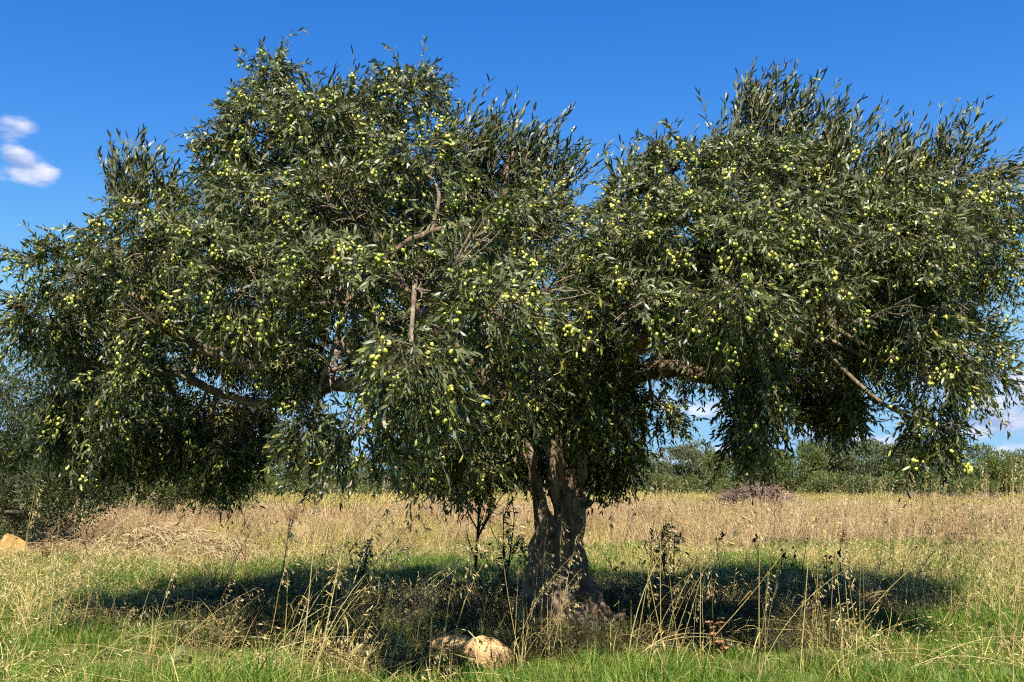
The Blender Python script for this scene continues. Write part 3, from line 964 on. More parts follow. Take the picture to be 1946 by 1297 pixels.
# ------------------------------------------------------------------ trees behind
def tree_meshes(seed, height, width, nleaf, lsz, habit_up=0.5, trunk_h=0.16):
    """crown, trunk and limb arrays of a round bushy tree standing on the origin"""
    r = np.random.default_rng(seed)
    nl = 24
    lob = []
    for k in range(nl):
        a = r.uniform(0, 6.28)
        q = math.sqrt(r.uniform(0, 1)) * 0.78
        h = r.uniform(0.22, 0.92 - .35 * q * q) if k > 4 else r.uniform(.16, .34)
        lob.append((np.array([math.cos(a) * q * width / 2, math.sin(a) * q * width / 2, h * height]),
                    np.array([r.uniform(.12, .24) * width, r.uniform(.12, .24) * width, r.uniform(.10, .20) * height])))
    vol = np.array([np.prod(x[1]) ** 0.67 for x in lob])
    cnt = (nleaf * vol / vol.sum()).astype(int)
    B, Dd = [], []
    for (c, rd), n in zip(lob, cnt):
        d = nrm(r.normal(size=(n, 3)))
        lump = 1 + 0.30 * np.array([mnoise.noise((*(v * 2.3 + c * 3),)) for v in d])
        rr = r.uniform(0.3, 1.0, n) ** 0.5 * lump
        B.append(c + d * rd * rr[:, None])
        Dd.append(nrm(d * 0.8 + np.array([0, 0, habit_up]) + r.normal(size=(n, 3)) * 0.55))
    B, Dd = np.concatenate(B), np.concatenate(Dd)
    B[:, 2] = np.maximum(B[:, 2], 0.08)
    n = nrm(np.cross(Dd, nrm(r.normal(size=Dd.shape))))
    ln = r.uniform(0.7, 1.3, len(B)) * lsz
    w_ = np.cross(n, Dd) * (ln * r.uniform(0.13, 0.21, len(B)))[:, None]
    V = np.stack([B, B + Dd * (ln * .5)[:, None] + w_, B + Dd * ln[:, None] - n * (ln * .1)[:, None], B + Dd * (ln * .5)[:, None] - w_], 1)
    cg = Geo()
    cg.add(V, np.arange(len(B) * 4), np.full(len(B), 4), np.repeat(np.clip(0.45 + r.normal(size=len(B)) * 0.22, 0, 1), 4))
    tg = Geo()
    th = trunk_h * height
    w = resample(np.array([[0, 0, -.1, .075 * height], [.02 * width, 0, th * .5, .055 * height], [-.02 * width, .02, th, .05 * height]]), 10)
    V, L, K = tubes(w[None, :, :3], w[None, :, 3], 8)
    tg.add(V, L, K)
    lg = []
    for c, rd in lob:
        m_ = np.array([c[0] * .4, c[1] * .4, th + (c[2] - th) * .5])
        w = resample(np.array([[-.02 * width, .02, th * .93, .032 * height], [*m_, .02 * height], [*c, .008 * height]]), 8)
        V, L, K = tubes(w[None, :, :3], w[None, :, 3], 5)
        gg = Geo()
        gg.add(V, L, K)
        lg.append(gg)
    return cg, tg, lg


def tree_proto(seed, height, width, nleaf, lsz, mat, **kw):
    cg, tg, lg = tree_meshes(seed, height, width, nleaf, lsz, **kw)
    return (cg.mesh('crown', mat), tg.mesh('trunk', M['far_bark'], True), [x.mesh('limb', M['far_bark'], True) for x in lg[:6]])


def place_tree(proto, px, Y, rz, scale, name, label, cat, group=None, dz=0.0):
    x = (px - CX) / FPX * (Y / math.cos(TILT) * math.cos(TILT))
    o = empty(name, (x, Y, float(hgt(x, Y)) + dz), rz)
    o.scale = scale if isinstance(scale, tuple) else (scale,) * 3
    tag(o, label, cat, group)
    link('crown', proto[0], o)
    link('trunk', proto[1], o)
    for m_ in proto[2]:
        link('limb', m_, o)
    return o


# olive standing behind the left end of the main crown
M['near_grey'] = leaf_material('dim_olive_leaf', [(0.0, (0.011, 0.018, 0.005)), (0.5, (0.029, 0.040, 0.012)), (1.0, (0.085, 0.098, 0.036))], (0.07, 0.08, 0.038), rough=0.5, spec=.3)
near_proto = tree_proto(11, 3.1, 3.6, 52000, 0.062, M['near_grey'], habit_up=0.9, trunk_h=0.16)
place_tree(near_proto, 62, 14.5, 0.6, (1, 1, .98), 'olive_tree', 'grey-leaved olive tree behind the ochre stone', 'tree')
mid_proto = tree_proto(12, 2.6, 3.4, 26000, 0.085, M['green_leaf'], habit_up=0.5, trunk_h=0.2)
place_tree(mid_proto, 330, 24.0, 2.0, (1, 1, .86), 'olive_tree', 'green bushy tree beyond the matted dry grass mound, half hidden by drooping boughs', 'tree')
far_grey = [tree_proto(20 + k, 3.4, 4.6, 9000, 0.21, M['grey_leaf'], habit_up=1.2) for k in range(4)]
far_green = [tree_proto(30 + k, 3.2, 4.4, 9000, 0.20, M['green_leaf'], habit_up=0.6) for k in range(3)]
low_green = [tree_proto(40 + k, 1.9, 3.4, 6000, 0.17, M['green_leaf'], habit_up=0.4, trunk_h=0.12) for k in range(3)]
gl = 'grey-green olive tree in the distant row behind the dry field'
gg_ = 'green leafy tree in the distant row behind the dry field'
r2 = random.Random(5)
# px, distance, height above nominal, kind
row = [(455, 52, .92, 'g'), (545, 60, 1.05, 'v'), (600, 56, .72, 'e'), (665, 54, .82, 'e'), (735, 60, .88, 'e'), (800, 66, .9, 'v'), (860, 64, .95, 'e'), (925, 68, .95, 'e'), (985, 70, .95, 'v'),
       (1130, 70, 1.0, 'e'), (1190, 74, .95, 'v'), (1235, 66, .95, 'e'), (1283, 72, 1.0, 'e'), (1340, 76, .98, 'e'), (1392, 72, 1.02, 'v'), (1450, 76, .95, 'e'),
       (1512, 70, 1.05, 'v'), (1568, 72, 1.08, 'e'), (1622, 74, 1.12, 'e'), (1672, 72, 1.02, 'e'), (1722, 70, .96, 'v'), (1770, 74, 1.02, 'v'), (1812, 66, .98, 'e'),
       (1868, 62, 1.0, 'v'), (1925, 70, .92, 'e'), (1985, 72, .92, 'v'), (390, 56, .95, 'e'), (-40, 60, 1.0, 'e'), (30, 70, 1.0, 'v'), (120, 64, 1.0, 'e'), (210, 66, 1.0, 'v'), (300, 60, 1.0, 'e')]
near = {1512: 'beside the low fan palm crown', 1568: 'in front of the shaggy fan palm', 1190: 'in front of the cream farmhouse', 1235: 'beside the cream farmhouse', 1283: 'in front of the street lamp',
        1340: 'next after the street lamp', 1392: 'behind the edge of the purplish brushwood heap', 1450: 'right behind the purplish brushwood heap', 1770: 'behind the low brushwood heap', 1812: 'behind the flat brushwood strip',
        985: 'seen past the lit side of the olive trunk', 1130: 'seen past the shaded side of the olive trunk', 925: 'behind the dark leafless shrub', 545: 'behind the reddish-brown dead weeds'}
for px, Yd, s, kd in row:
    pr = (far_grey if kd == 'e' else far_green)[r2.randrange(3)]
    place_tree(pr, px, Yd, r2.uniform(0, 6.28), (s * Yd / 74 * r2.uniform(.92, 1.1), s * Yd / 74, s * 1.14 * (0.25 + .75 * Yd / 74)), 'olive_tree', ('grey-green olive tree of the distant row, ' if kd == 'e' else 'green leafy tree of the distant row, ') + near[px] if px in near else gl if kd == 'e' else gg_, 'tree',
               'grey-green trees of the distant row' if kd == 'e' else 'green trees of the distant row')
for px, Yd, s in ((1245, 62, .9), (1300, 64, .8), (1565, 62, 1.05), (1600, 60, .85), (1735, 58, .95), (1790, 60, .8), (560, 48, .7), (470, 44, .8), (1660, 62, .8), (700, 50, .55), (1845, 56, .7), (1380, 64, .8)):
    place_tree(low_green[r2.randrange(3)], px, Yd, r2.uniform(0, 6.28), s, 'shrub', 'low round green shrub growing at the foot of the distant tree row', 'shrub', 'shrubs under the distant trees')

# ------------------------------------------------------------------ palms, house and lamp beyond the trees
def frond_mesh(seed, dry):
    r = np.random.default_rng(seed)
    g = Geo()
    L0 = 1.15
    st = np.array([[0, 0, 0], [.35, 0, .10], [.7, 0, .06]]) * L0
    V, L, K = tubes(st[None], np.array([[.022, .018, .012]]), 4)
    g.add(V, L, K, .2)
    n = 15
    a = np.linspace(-1.25, 1.25, n)
    l = nrm(np.stack([np.cos(a), np.sin(a), np.full(n, -0.25) + r.normal(size=n) * .1], -1))
    b_ = np.repeat(st[2][None], n, 0)
    V, L, K = leaf_arrays(b_, l, nrm(np.cross(l, np.array([[0, 1.0, 0.05]])) * 0 + np.array([0, 0, 1.0]) - l * l[:, 2:3]), r.uniform(.62, .9, n), np.full(n, .085), .28)
    g.add(V, L, K, np.repeat(r.uniform(.2, .9, n), 6))
    return g.mesh('frond', M['palm_skirt'] if dry else M['palm_frond'])


FR = [frond_mesh(k, False) for k in range(3)]
SK = [frond_mesh(9 + k, True) for k in range(2)]
for px, py, Yd, sc_, lab in ((1537, 862, 105, .95, 'fan palm crown rising just above the distant trees'), (1578, 842, 92, 1.0, 'fan palm with shaggy dry skirt of dead fronds beyond the distant trees')):
    top = P(px, py, Yd)
    z0 = float(hgt(top[0], Yd))
    o = empty('palm_tree', (top[0], Yd, z0))
    tag(o, lab, 'palm tree')
    h = top[2] - z0
    w = resample(np.array([[0, 0, -.1, .24], [.05, 0, h * .5, .19], [0, 0, h, .17]]), 12)
    g = Geo()
    V, L, K = tubes(w[None, :, :3], w[None, :, 3], 10)
    g.add(V, L, K)
    link('trunk', g.mesh('trunk', M['palm_trunk'], True), o)
    for k in range(30):
        f = link('frond', FR[k % 3], o)
        el = R(75 - k * 3.6)
        f.location = (0, 0, h)
        f.rotation_euler = (r2.uniform(-.3, .3), -el, k * 2.4)
        f.scale = (sc_,) * 3
    for k in range(18):
        f = link('dead_frond', SK[k % 2], o)
        f.location = (0, 0, h - .12 - .02 * k)
        f.rotation_euler = (r2.uniform(-.2, .2), R(58 + k * 1.4), k * 2.4)
        f.scale = (sc_ * .75,) * 3


def box(g, x0, x1, y0, y1, z0, z1):
    V = [(x, y, z) for z in (z0, z1) for y in (y0, y1) for x in (x0, x1)]
    F = [0, 2, 3, 1, 4, 5, 7, 6, 0, 1, 5, 4, 2, 6, 7, 3, 0, 4, 6, 2, 1, 3, 7, 5]
    g.add(V, F, [4] * 6)


hx, hy = P(1198, 900, 108)[0], 108.0
hz = float(hgt(hx, hy))
ho = empty('farmhouse', (hx, hy, hz))
tag(ho, 'small cream farmhouse glimpsed between the distant trees', 'house')
g = Geo(); box(g, -2.1, 2.1, 0, 5, -.1, 2.55); link('wall', g.mesh('wall', M['plaster']), ho)
g = Geo()
g.add([(-2.4, -.3, 2.5), (2.4, -.3, 2.5), (2.4, 2.5, 3.35), (-2.4, 2.5, 3.35), (2.4, 5.3, 2.5), (-2.4, 5.3, 2.5), (-2.4, -.3, 2.56), (2.4, -.3, 2.56), (2.4, 2.5, 3.45), (-2.4, 2.5, 3.45), (2.4, 5.3, 2.56), (-2.4, 5.3, 2.56)],
      [0, 3, 2, 1, 3, 5, 4, 2, 6, 7, 8, 9, 9, 8, 10, 11, 0, 1, 7, 6, 4, 5, 11, 10, 0, 6, 9, 3, 3, 9, 11, 5, 1, 2, 8, 7, 2, 4, 10, 8], [4] * 10)
link('roof', g.mesh('roof', M['tile']), ho)
for wx in (-1.2, 1.2):
    g = Geo(); box(g, wx - .35, wx + .35, -.05, .02, 1.1, 2.1); wo = link('window', g.mesh('window', M['glass']), ho)
    g = Geo(); box(g, wx - .42, wx + .42, -.10, .02, 1.02, 1.09); link('sill', g.mesh('sill', M['plaster']), wo)
g = Geo(); box(g, -.4, .4, -.05, .02, 0, 2.0); link('door', g.mesh('door', M['far_bark']), ho)

lp = P(1297, 905, 125)
lz0 = float(hgt(lp[0], 125))
ltop = P(1303, 879, 125)[2]
lo = empty('street_lamp', (lp[0], 125, lz0))
tag(lo, 'slim street lamp with white head rising behind the distant trees', 'street lamp')
hh = ltop - lz0
g = Geo(); V, L, K = tubes(np.array([[[0, 0, 0], [0, 0, hh * .5], [0, 0, hh - .25]]]), np.array([[.08, .06, .045]]), 8); g.add(V, L, K); link('pole', g.mesh('pole', M['metal'], True), lo)
g = Geo(); V, L, K = tubes(np.array([[[0, 0, hh - .26], [.06, 0, hh - .05], [.25, 0, hh + .02], [.55, 0, hh + .03]]]), np.array([[.045, .04, .035, .03]]), 6); g.add(V, L, K); link('arm', g.mesh('arm', M['metal'], True), lo)
g = Geo(); g.add(IV * np.array([.30, .12, .075]) + np.array([.75, 0, hh + .02]), IF, np.full(len(IF), 3)); link('lamp_head', g.mesh('lamp_head', M['metal'], True), lo)

# ------------------------------------------------------------------ stones
def rock(name, c, size, seed, mat, label, rz=0.0, flat=0.35):
    V, F = ico_points(4)
    r = np.random.default_rng(seed)
    for k in range(11):                       # cut flat faces
        n = nrm(r.normal(size=3))
        d = r.uniform(0.5, 0.85)
        s = V @ n
        V = V - n[None, :] * np.maximum(s - d, 0)[:, None]
    dsp = np.array([0.07 * mnoise.noise((*(v * 2.2 + seed),)) + 0.03 * mnoise.noise((*(v * 7 + seed),)) for v in V])
    V = V * (1 + dsp)[:, None] * np.array(size)
    m_ = np_mesh(name, V, F, np.full(len(F), 3), mat, True)
    o = link(name, m_)
    o.location = c
    o.rotation_euler = (0, 0, rz)
    return tag(o, label, 'stone')


p = P(930, 1222, 5.88)
rock('stone', (p[0], p[1], float(hgt(p[0], p[1])) + .05), (.15, .11, .14), 3, M['stone'], 'pale sunlit stone block leaning at the foot of the olive trunk', .3)
p = P(868, 1228, 6.2)
rock('stone', (p[0], p[1], float(hgt(p[0], p[1])) + .03), (.17, .12, .085), 5, M['stone'], 'low reddish-brown stone beside the pale block, partly in shade', -.2)
p = P(28, 1040, 13.2)
rock('stone', (p[0], p[1], float(hgt(p[0], p[1])) + .12), (.20, .18, .30), 14, M['ochre_stone'], 'ochre yellow stone standing before the grey-leaved olive tree', .5)

# ------------------------------------------------------------------ grass laid out with geometry nodes
def blade_proto(name, seed, n, hmin, hmax, wid, spread, bend, mat, heads=0.0):
    r = np.random.default_rng(seed)
    g = Geo()
    a = r.uniform(0, 6.28, n)
    rad = np.sqrt(r.uniform(0, 1, n)) * spread
    b_ = np.stack([rad * np.cos(a), rad * np.sin(a), np.full(n, -.015)], -1)
    h = r.uniform(hmin, hmax, n)
    az = r.uniform(0, 6.28, n)
    lean = r.uniform(0.05, bend, n)
    dirx = np.stack([np.cos(az), np.sin(az), np.zeros(n)], -1) + np.array([.25, 0, 0])
    tq = np.array([0, .4, .75, 1.0])
    pts = b_[:, None] + np.array([0, 0, 1.0]) * (h[:, None] * (tq - 0.25 * lean[:, None] * tq ** 2))[..., None] + dirx[:, None] * (h[:, None] * lean[:, None] * tq[None] ** 1.8)[..., None]
    side = nrm(np.cross(dirx, np.array([0, 0, 1.0])) + r.normal(size=(n, 3)) * .3)
    wd = wid * r.uniform(.7, 1.3, n)[:, None] * np.array([1, .9, .6, .08])[None]
    Vl = pts - side[:, None] * wd[..., None] * .5
    Vr = pts + side[:, None] * wd[..., None] * .5
    V = np.stack([Vl, Vr], 2).reshape(-1, 3)
    base = (np.arange(n) * 8)[:, None]
    q = np.concatenate([base + np.array([[2 * k, 2 * k + 1, 2 * k + 3, 2 * k + 2]]) for k in range(3)], 1)
    g.add(V, q.ravel(), np.full(3 * n, 4), np.repeat(np.clip(r.normal(.45, .2 + .12 * (mat is M['green_grass']), n), 0, 1), 8))
    if heads:
        k = np.flatnonzero(r.random(n) < heads)
        tip = pts[k, 3]
        d = nrm(pts[k, 3] - pts[k, 2])
        ns = 5
        bb = np.repeat(tip, ns, 0) - np.repeat(d, ns, 0) * (np.tile(np.arange(ns), len(k)) * .022)[:, None]
        l = nrm(np.repeat(d, ns, 0) + r.normal(size=(len(bb), 3)) * .5 + np.array([.2, 0, -.2]))
        nn_ = nrm(np.cross(l, nrm(r.normal(size=l.shape))))
        V, L, K = leaf_arrays(bb, l, nn_, r.uniform(.02, .035, len(bb)), np.full(len(bb), max(.005, wid * 1.2)), .1)
        g.add(V, L, K, np.repeat(r.uniform(.5, 1, len(bb)), 6))
    return bpy.data.objects.new(name, g.mesh(name, mat))


def scatter(name, protos, pts, scale, lean, label, cat, idx=None):
    col = bpy.data.collections.new(name + '_pieces')
    for k, o in enumerate(protos):
        o.name = '%s_piece_%02d' % (name, k)
        col.objects.link(o)
    n = len(pts)
    m_ = bpy.data.meshes.new(name)
    m_.vertices.add(n)
    m_.vertices.foreach_set('co', np.asarray(pts, np.float32).ravel())
    rot = np.stack([rng.normal(size=n) * lean, rng.normal(size=n) * lean, rng.uniform(-.9, .9, n) if lean > .2 else rng.uniform(0, 6.28, n)], -1)
    a = m_.attributes.new('rot', 'FLOAT_VECTOR', 'POINT'); a.data.foreach_set('vector', rot.astype(np.float32).ravel())
    a = m_.attributes.new('scl', 'FLOAT', 'POINT'); a.data.foreach_set('value', np.asarray(scale, np.float32))
    a = m_.attributes.new('idx', 'INT', 'POINT'); a.data.foreach_set('value', (rng.integers(0, len(protos), n) if idx is None else idx).astype(np.int32))
    m_.update()
    o = link(name, m_)
    tag(o, label, cat, kind='stuff')
    ng = bpy.data.node_groups.new(name, 'GeometryNodeTree')
    ng.interface.new_socket('Geometry', in_out='INPUT', socket_type='NodeSocketGeometry')
    ng.interface.new_socket('Geometry', in_out='OUTPUT', socket_type='NodeSocketGeometry')
    gi, go = ng.nodes.new('NodeGroupInput'), ng.nodes.new('NodeGroupOutput')
    ci = ng.nodes.new('GeometryNodeCollectionInfo')
    ci.inputs['Collection'].default_value = col
    ci.inputs['Separate Children'].default_value = True
    ci.inputs['Reset Children'].default_value = True
    ip = ng.nodes.new('GeometryNodeInstanceOnPoints')
    ip.inputs['Pick Instance'].default_value = True
    for nm, typ, sock in (('rot', 'FLOAT_VECTOR', 'Rotation'), ('scl', 'FLOAT', 'Scale'), ('idx', 'INT', 'Instance Index')):
        na_ = ng.nodes.new('GeometryNodeInputNamedAttribute')
        na_.data_type = typ
        na_.inputs['Name'].default_value = nm
        out = [s for s in na_.outputs if s.enabled and s.name == 'Attribute'][0]
        ng.links.new(out, ip.inputs[sock])
    ng.links.new(gi.outputs[0], ip.inputs['Points'])
    ng.links.new(ci.outputs[0], ip.inputs['Instance'])
    ng.links.new(ip.outputs[0], go.inputs[0])
    md = o.modifiers.new('scatter', 'NODES')
    md.node_group = ng
    return o


def zone(y0, y1, dens, margin=1.2, power=1.0):
    """Random ground points in the field of view, a little beyond it on both sides."""
    yc = np.linspace(y0, y1, 60)
    area = float(np.mean(2 * (yc * .49 + margin)) * (y1 - y0))
    n = int(area * dens)
    yy = rng.uniform(y0, y1, n * 3)
    acc = rng.random(n * 3) < (yy * .49 + margin) / (y1 * .49 + margin)
    yy = yy[acc][:n]
    xx = rng.uniform(-1, 1, len(yy)) * (yy * .49 + margin) * 1.15
    return xx, yy


def fbm(x, y, s, off=0.0):
    return np.array([mnoise.noise((a * s + off, b_ * s - off, off * .3)) + .5 * mnoise.noise((a * s * 2.3 + off, b_ * s * 2.3, off)) for a, b_ in zip(x, y)])


# fresh green grass
gp = [blade_proto('fresh', 100 + k, 46, .035, .105, .0042, .07, .9, M['green_grass']) for k in range(5)] + [blade_proto('fresh', 110 + k, 40, .06, .15, .0040, .06, 1.0, M['green_grass']) for k in range(3)]
xx, yy = zone(4.3, 15.5, 190)
f = fbm(xx, yy, .9, 3.0)
keep = (f > -0.62 + np.clip((yy - 11.5) / 4.0, 0, 1) * .6)
keep &= (np.hypot(xx - TB[0], yy - TB[1]) > .30)
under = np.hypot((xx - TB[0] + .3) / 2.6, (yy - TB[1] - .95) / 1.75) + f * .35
keep &= ~((under < 1.0) & (rng.random(len(xx)) < .72))       # green thinned below the crown, where dark debris deepens the shade
xx, yy, f = xx[keep], yy[keep], f[keep]
scatter('green_grass', gp, np.stack([xx, yy, hgt(xx, yy)], -1), np.clip(.85 + f * .75, .45, 1.7) * rng.uniform(.6, 1.35, len(xx)), .19, 'short fresh green grass around and before the large olive tree', 'grass')
# straw mixed into the lawn
dp = [blade_proto('straw', 120 + k, 16, .08, .30, .0036, .06, 1.5, M['straw'], .3) for k in range(5)]
xx, yy = zone(4.3, 14, 32)
f = fbm(xx, yy, .7, 11.0)
side = np.abs(xx - TB[0]) / 3.2
keep = f + .24 * side + .12 * np.clip(-1.0 - xx, 0, 1) + .28 * np.clip(xx - 2.3, 0, 1) + np.clip((yy - 8.5) / 4, -.35, .12) > .16
keep &= (np.hypot(xx - TB[0], yy - TB[1]) > .38)
xx, yy, f = xx[keep], yy[keep], f[keep]
scatter('dry_grass', dp, np.stack([xx, yy, hgt(xx, yy)], -1), rng.uniform(.7, 1.25, len(xx)), .15, 'loose pale straw mixed through the green grass', 'grass')
# straw lying flat in the lawn
fl_ = [blade_proto('flat', 180 + k, 9, .10, .34, .0034, .12, 3.2, M['straw']) for k in range(5)]
xx, yy = zone(4.3, 10.5, 14)
f = fbm(xx, yy, 1.1, 81.0)
kp = (f > -.1) & (np.hypot(xx - TB[0], yy - TB[1]) > .45)
xx, yy = xx[kp], yy[kp]
scatter('flat_straw', fl_, np.stack([xx, yy, hgt(xx, yy) + .02], -1), rng.uniform(.6, 1.2, len(xx)), .15, 'flattened broken straw lying over the short green grass', 'straw')
# broad-leaved seedlings in the lawn
sd_ = []
for k in range(3):
    r_ = np.random.default_rng(190 + k)
    n_ = 9
    a_ = r_.uniform(0, 6.28, n_)
    l_ = nrm(np.stack([np.cos(a_), np.sin(a_), r_.uniform(.15, .9, n_)], -1))
    w_ = nrm(np.array([0, 0, 1.0]) - l_ * l_[:, 2:3])
    gg = Geo()
    V, L, K = leaf_arrays(np.zeros((n_, 3)), l_, w_, r_.uniform(.05, .10, n_), r_.uniform(.018, .034, n_), .35)
    gg.add(V, L, K, np.repeat(r_.uniform(.2, .8, n_), 6))
    sd_.append(bpy.data.objects.new('seedling', gg.mesh('seedling', M['seedling'])))
xx, yy = zone(4.3, 9.5, 9)
f = fbm(xx, yy, .8, 91.0)
kp = (f > .0) & (np.hypot(xx - TB[0], yy - TB[1]) > .5)
xx, yy = xx[kp], yy[kp]
scatter('broadleaf_weeds', sd_, np.stack([xx, yy, hgt(xx, yy) + .015], -1), rng.uniform(.6, 1.4, len(xx)), .18, 'small broad-leaved weeds scattered in the green grass', 'weeds')
# dead weeds and debris, coloured dark to paint deeper shade below the crown
lp_ = [blade_proto('shade_litter', 160 + k, 26, .05, .22, .0042, .10, 1.4, M['shade_litter'], .25) for k in range(4)]
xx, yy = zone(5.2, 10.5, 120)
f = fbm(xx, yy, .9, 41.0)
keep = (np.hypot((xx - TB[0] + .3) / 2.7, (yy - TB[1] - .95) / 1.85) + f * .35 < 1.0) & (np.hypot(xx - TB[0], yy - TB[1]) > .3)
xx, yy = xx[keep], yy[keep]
scatter('ground_shade_litter', lp_, np.stack([xx, yy, hgt(xx, yy)], -1), rng.uniform(.6, 1.3, len(xx)), .2, 'brown debris and dead stems, coloured dark to deepen the shade below the olive crown', 'shade_litter')
# dry meadow behind the tree
mp_ = [blade_proto('meadow', 130 + k, 34, .15, .46, .0055, .14, .8, M['pink_grass'], .35) for k in range(5)] + [blade_proto('meadow', 136 + k, 14, .35, .78, .0055, .18, .6, M['dry_grass'], .6) for k in range(2)] + [blade_proto('meadow', 139, 30, .10, .34, .0055, .14, .8, M['yellow_grass'], .1)]
xx, yy = zone(10.5, 30, 26, 1.0)
f = fbm(xx, yy, .35, 21.0)
keep = (yy + f * 4 + rng.normal(size=len(yy)) * .8 > 13.0)
xx, yy = xx[keep], yy[keep]
f2 = fbm(xx, yy, .30, 51.0)
kp = rng.random(len(xx)) < np.clip(.70 + f2 * 1.3, .2, 1)
xx, yy, f2 = xx[kp], yy[kp], f2[kp]
scatter('meadow_grass', mp_, np.stack([xx, yy, hgt(xx, yy)], -1), rng.uniform(.6, 1.3, len(xx)) * np.clip(.9 + f2 * .7, .5, 1.5) * np.clip(.55 + (yy - 10) / 14, .6, 1.0), .12, 'pinkish tan dry grass filling the field behind the olive tree', 'grass',
        np.where((fbm(xx, yy * .6, .22, 71.0) > .05) & (rng.random(len(xx)) < .75), 7, np.where(rng.random(len(xx)) < .16, rng.integers(5, 7, len(xx)), rng.integers(0, 5, len(xx)))))
fp = [blade_proto('farfield', 140 + k, 40, .18, .42, .014, .32, .8, M['yellow_grass'], .2) for k in range(4)]
fq = [blade_proto('farfield', 150 + k, 40, .18, .42, .014, .32, .8, M['pink_grass'], .2) for k in range(4)]
wp = [blade_proto('weeds', 170 + k, 46, .45, 1.15, .020, .55, .7, M['yellow_grass'], .2) for k in range(3)] + [blade_proto('weeds', 175 + k, 40, .35, .95, .018, .55, .8, M['pink_grass'], .4) for k in range(2)]
xx, yy = zone(38, 64, 1.6, 2.0)
f = fbm(xx, yy, .16, 61.0)
kp = f + (yy - 50) / 40 > .12
xx, yy, f = xx[kp], yy[kp], f[kp]
scatter('tall_weeds', wp, np.stack([xx, yy, hgt(xx, yy)], -1), rng.uniform(.25, .62, len(xx)), .15, 'tall yellowish weeds growing along the foot of the distant trees', 'weeds')
xx, yy = zone(26, 82, 5.0, 2.0)
f = fbm(xx, yy, .09, 31.0)
yel = (f * 26 + yy + rng.normal(size=len(yy)) * 3 > 31)
for nm, pr, kk, lab in (('yellow_grass', fp, yel, 'band of yellow-green dry grass before the distant trees'), ('field_grass', fq, ~yel, 'tan dry grass far out in the field')):
    scatter(nm, pr, np.stack([xx[kk], yy[kk], hgt(xx[kk], yy[kk])], -1), rng.uniform(.6, 1.4, kk.sum()) * np.clip(1 + f[kk] * .8, .6, 1.5), .12, lab, 'grass')

# ------------------------------------------------------------------ tall dry oat tufts (each a thing with its stalks)
def stalk_pair(seed, bend, kink):
    r = np.random.default_rng(seed)
    t = np.linspace(0, 1, 9)
    x = bend * t ** 1.7 + r.normal() * .02 * np.sin(t * 5)
    z = t * (1 - .32 * bend * t)
    y = .05 * r.normal() * t
    if kink:
        x = x + np.clip(t - kink, 0, 1) * .9
        z = z - np.clip(t - kink, 0, 1) * .75
    pts = np.stack([x, y, z], -1)
    g = Geo()
    V, L, K = tubes(pts[None], (np.array([3.2, 3.1, 2.9, 2.6, 2.3, 2.0, 1.6, 1.2, .7]) * .001)[None], 4)
    g.add(V, L, K, r.uniform(.3, .9))
    nb_ = 2                                     # dry leaf blades on the stem
    for k in range(nb_):
        tb = r.uniform(.12, .5)
        p0 = np.array([np.interp(tb, t, pts[:, i_]) for i_ in range(3)])
        a = r.uniform(0, 6.28)
        l0 = r.uniform(.12, .26)
        q = np.linspace(0, 1, 5)[:, None]
        pp = p0 + np.array([[math.cos(a), math.sin(a), 0]]) * q * l0 * .8 + np.array([[0, 0, 1.0]]) * (q * .6 - q ** 2 * .9) * l0
        w_ = np.array([[-math.sin(a), math.cos(a), 0]]) * (np.array([.0028, .003, .0025, .0018, .0004])[:, None])
        V = np.concatenate([pp - w_, pp + w_])
        F = [[j, j + 1, j + 6, j + 5] for j in range(4)]
        g.add(V, np.array(F), [4] * 4, r.uniform(.2, .9))
    sm_ = g.mesh('stalk', M['straw'], True)
    h = Geo()
    n = 15
    tt_ = r.uniform(.72, 1.0, n)
    p0 = np.stack([np.interp(tt_, t, pts[:, i_]) for i_ in range(3)], -1)
    a = r.uniform(0, 6.28, n)
    drop = np.stack([np.cos(a) * .03 + .022, np.sin(a) * .03, -r.uniform(.0, .035, n)], -1)
    p1 = p0 + drop
    V, L, K = tubes(np.stack([p0, (p0 + p1) / 2 + np.array([0, 0, .008]), p1], 1), np.full((n, 3), .0006), 3)
    h.add(V, L, K, .3)
    l = nrm(np.stack([np.cos(a) * .3 + .35, np.sin(a) * .3, -r.uniform(.1, 1.0, n)], -1))
    for sg in (.25, -.25):
        l2 = nrm(l + sg * nrm(np.cross(l, np.array([.2, 1, .3]))))
        V, L, K = leaf_arrays(p1, l2, nrm(np.cross(l2, nrm(r.normal(size=l2.shape)))), r.uniform(.024, .038, n), np.full(n, .0072), .1)
        h.add(V, L, K, np.repeat(r.uniform(.3, 1, n), 6))
    return sm_, h.mesh('seed_head', M['seed'])


STALKS = [stalk_pair(200 + k, b_, kk) for k, (b_, kk) in enumerate(((.10, 0), (.22, 0), (.35, 0), (.5, 0), (.62, 0), (.8, 0), (.3, .62), (.15, .7), (.45, 0), (.05, 0)))]


def oat_tuft(px, py, n, h, lean_az, spread, label, group, pick=None, bare=0.25):
    Yt = 1.0 * FPX / (py - HZ)
    x = (px - CX) / FPX * Yt
    z = float(hgt(x, Yt))
    o = empty('dry_grass_tuft', (x, Yt, z))
    tag(o, label, 'grass tuft', group)
    for k in range(max(1, int(n * .8))):
        i_ = r2.choice(pick) if pick else r2.randrange(len(STALKS))
        s_ = link('stalk', STALKS[i_][0], o)
        a, q = r2.uniform(0, 6.28), spread * math.sqrt(r2.random())
        s_.location = (q * math.cos(a), q * math.sin(a), -.01)
        s_.rotation_euler = (r2.gauss(0, .10), r2.gauss(0, .10), lean_az + r2.gauss(0, .75))
        sc_ = h * r2.uniform(.6, 1.35)
        s_.scale = (sc_, sc_, sc_)
        if r2.random() > bare:
            link('seed_head', STALKS[i_][1], s_)
    return o


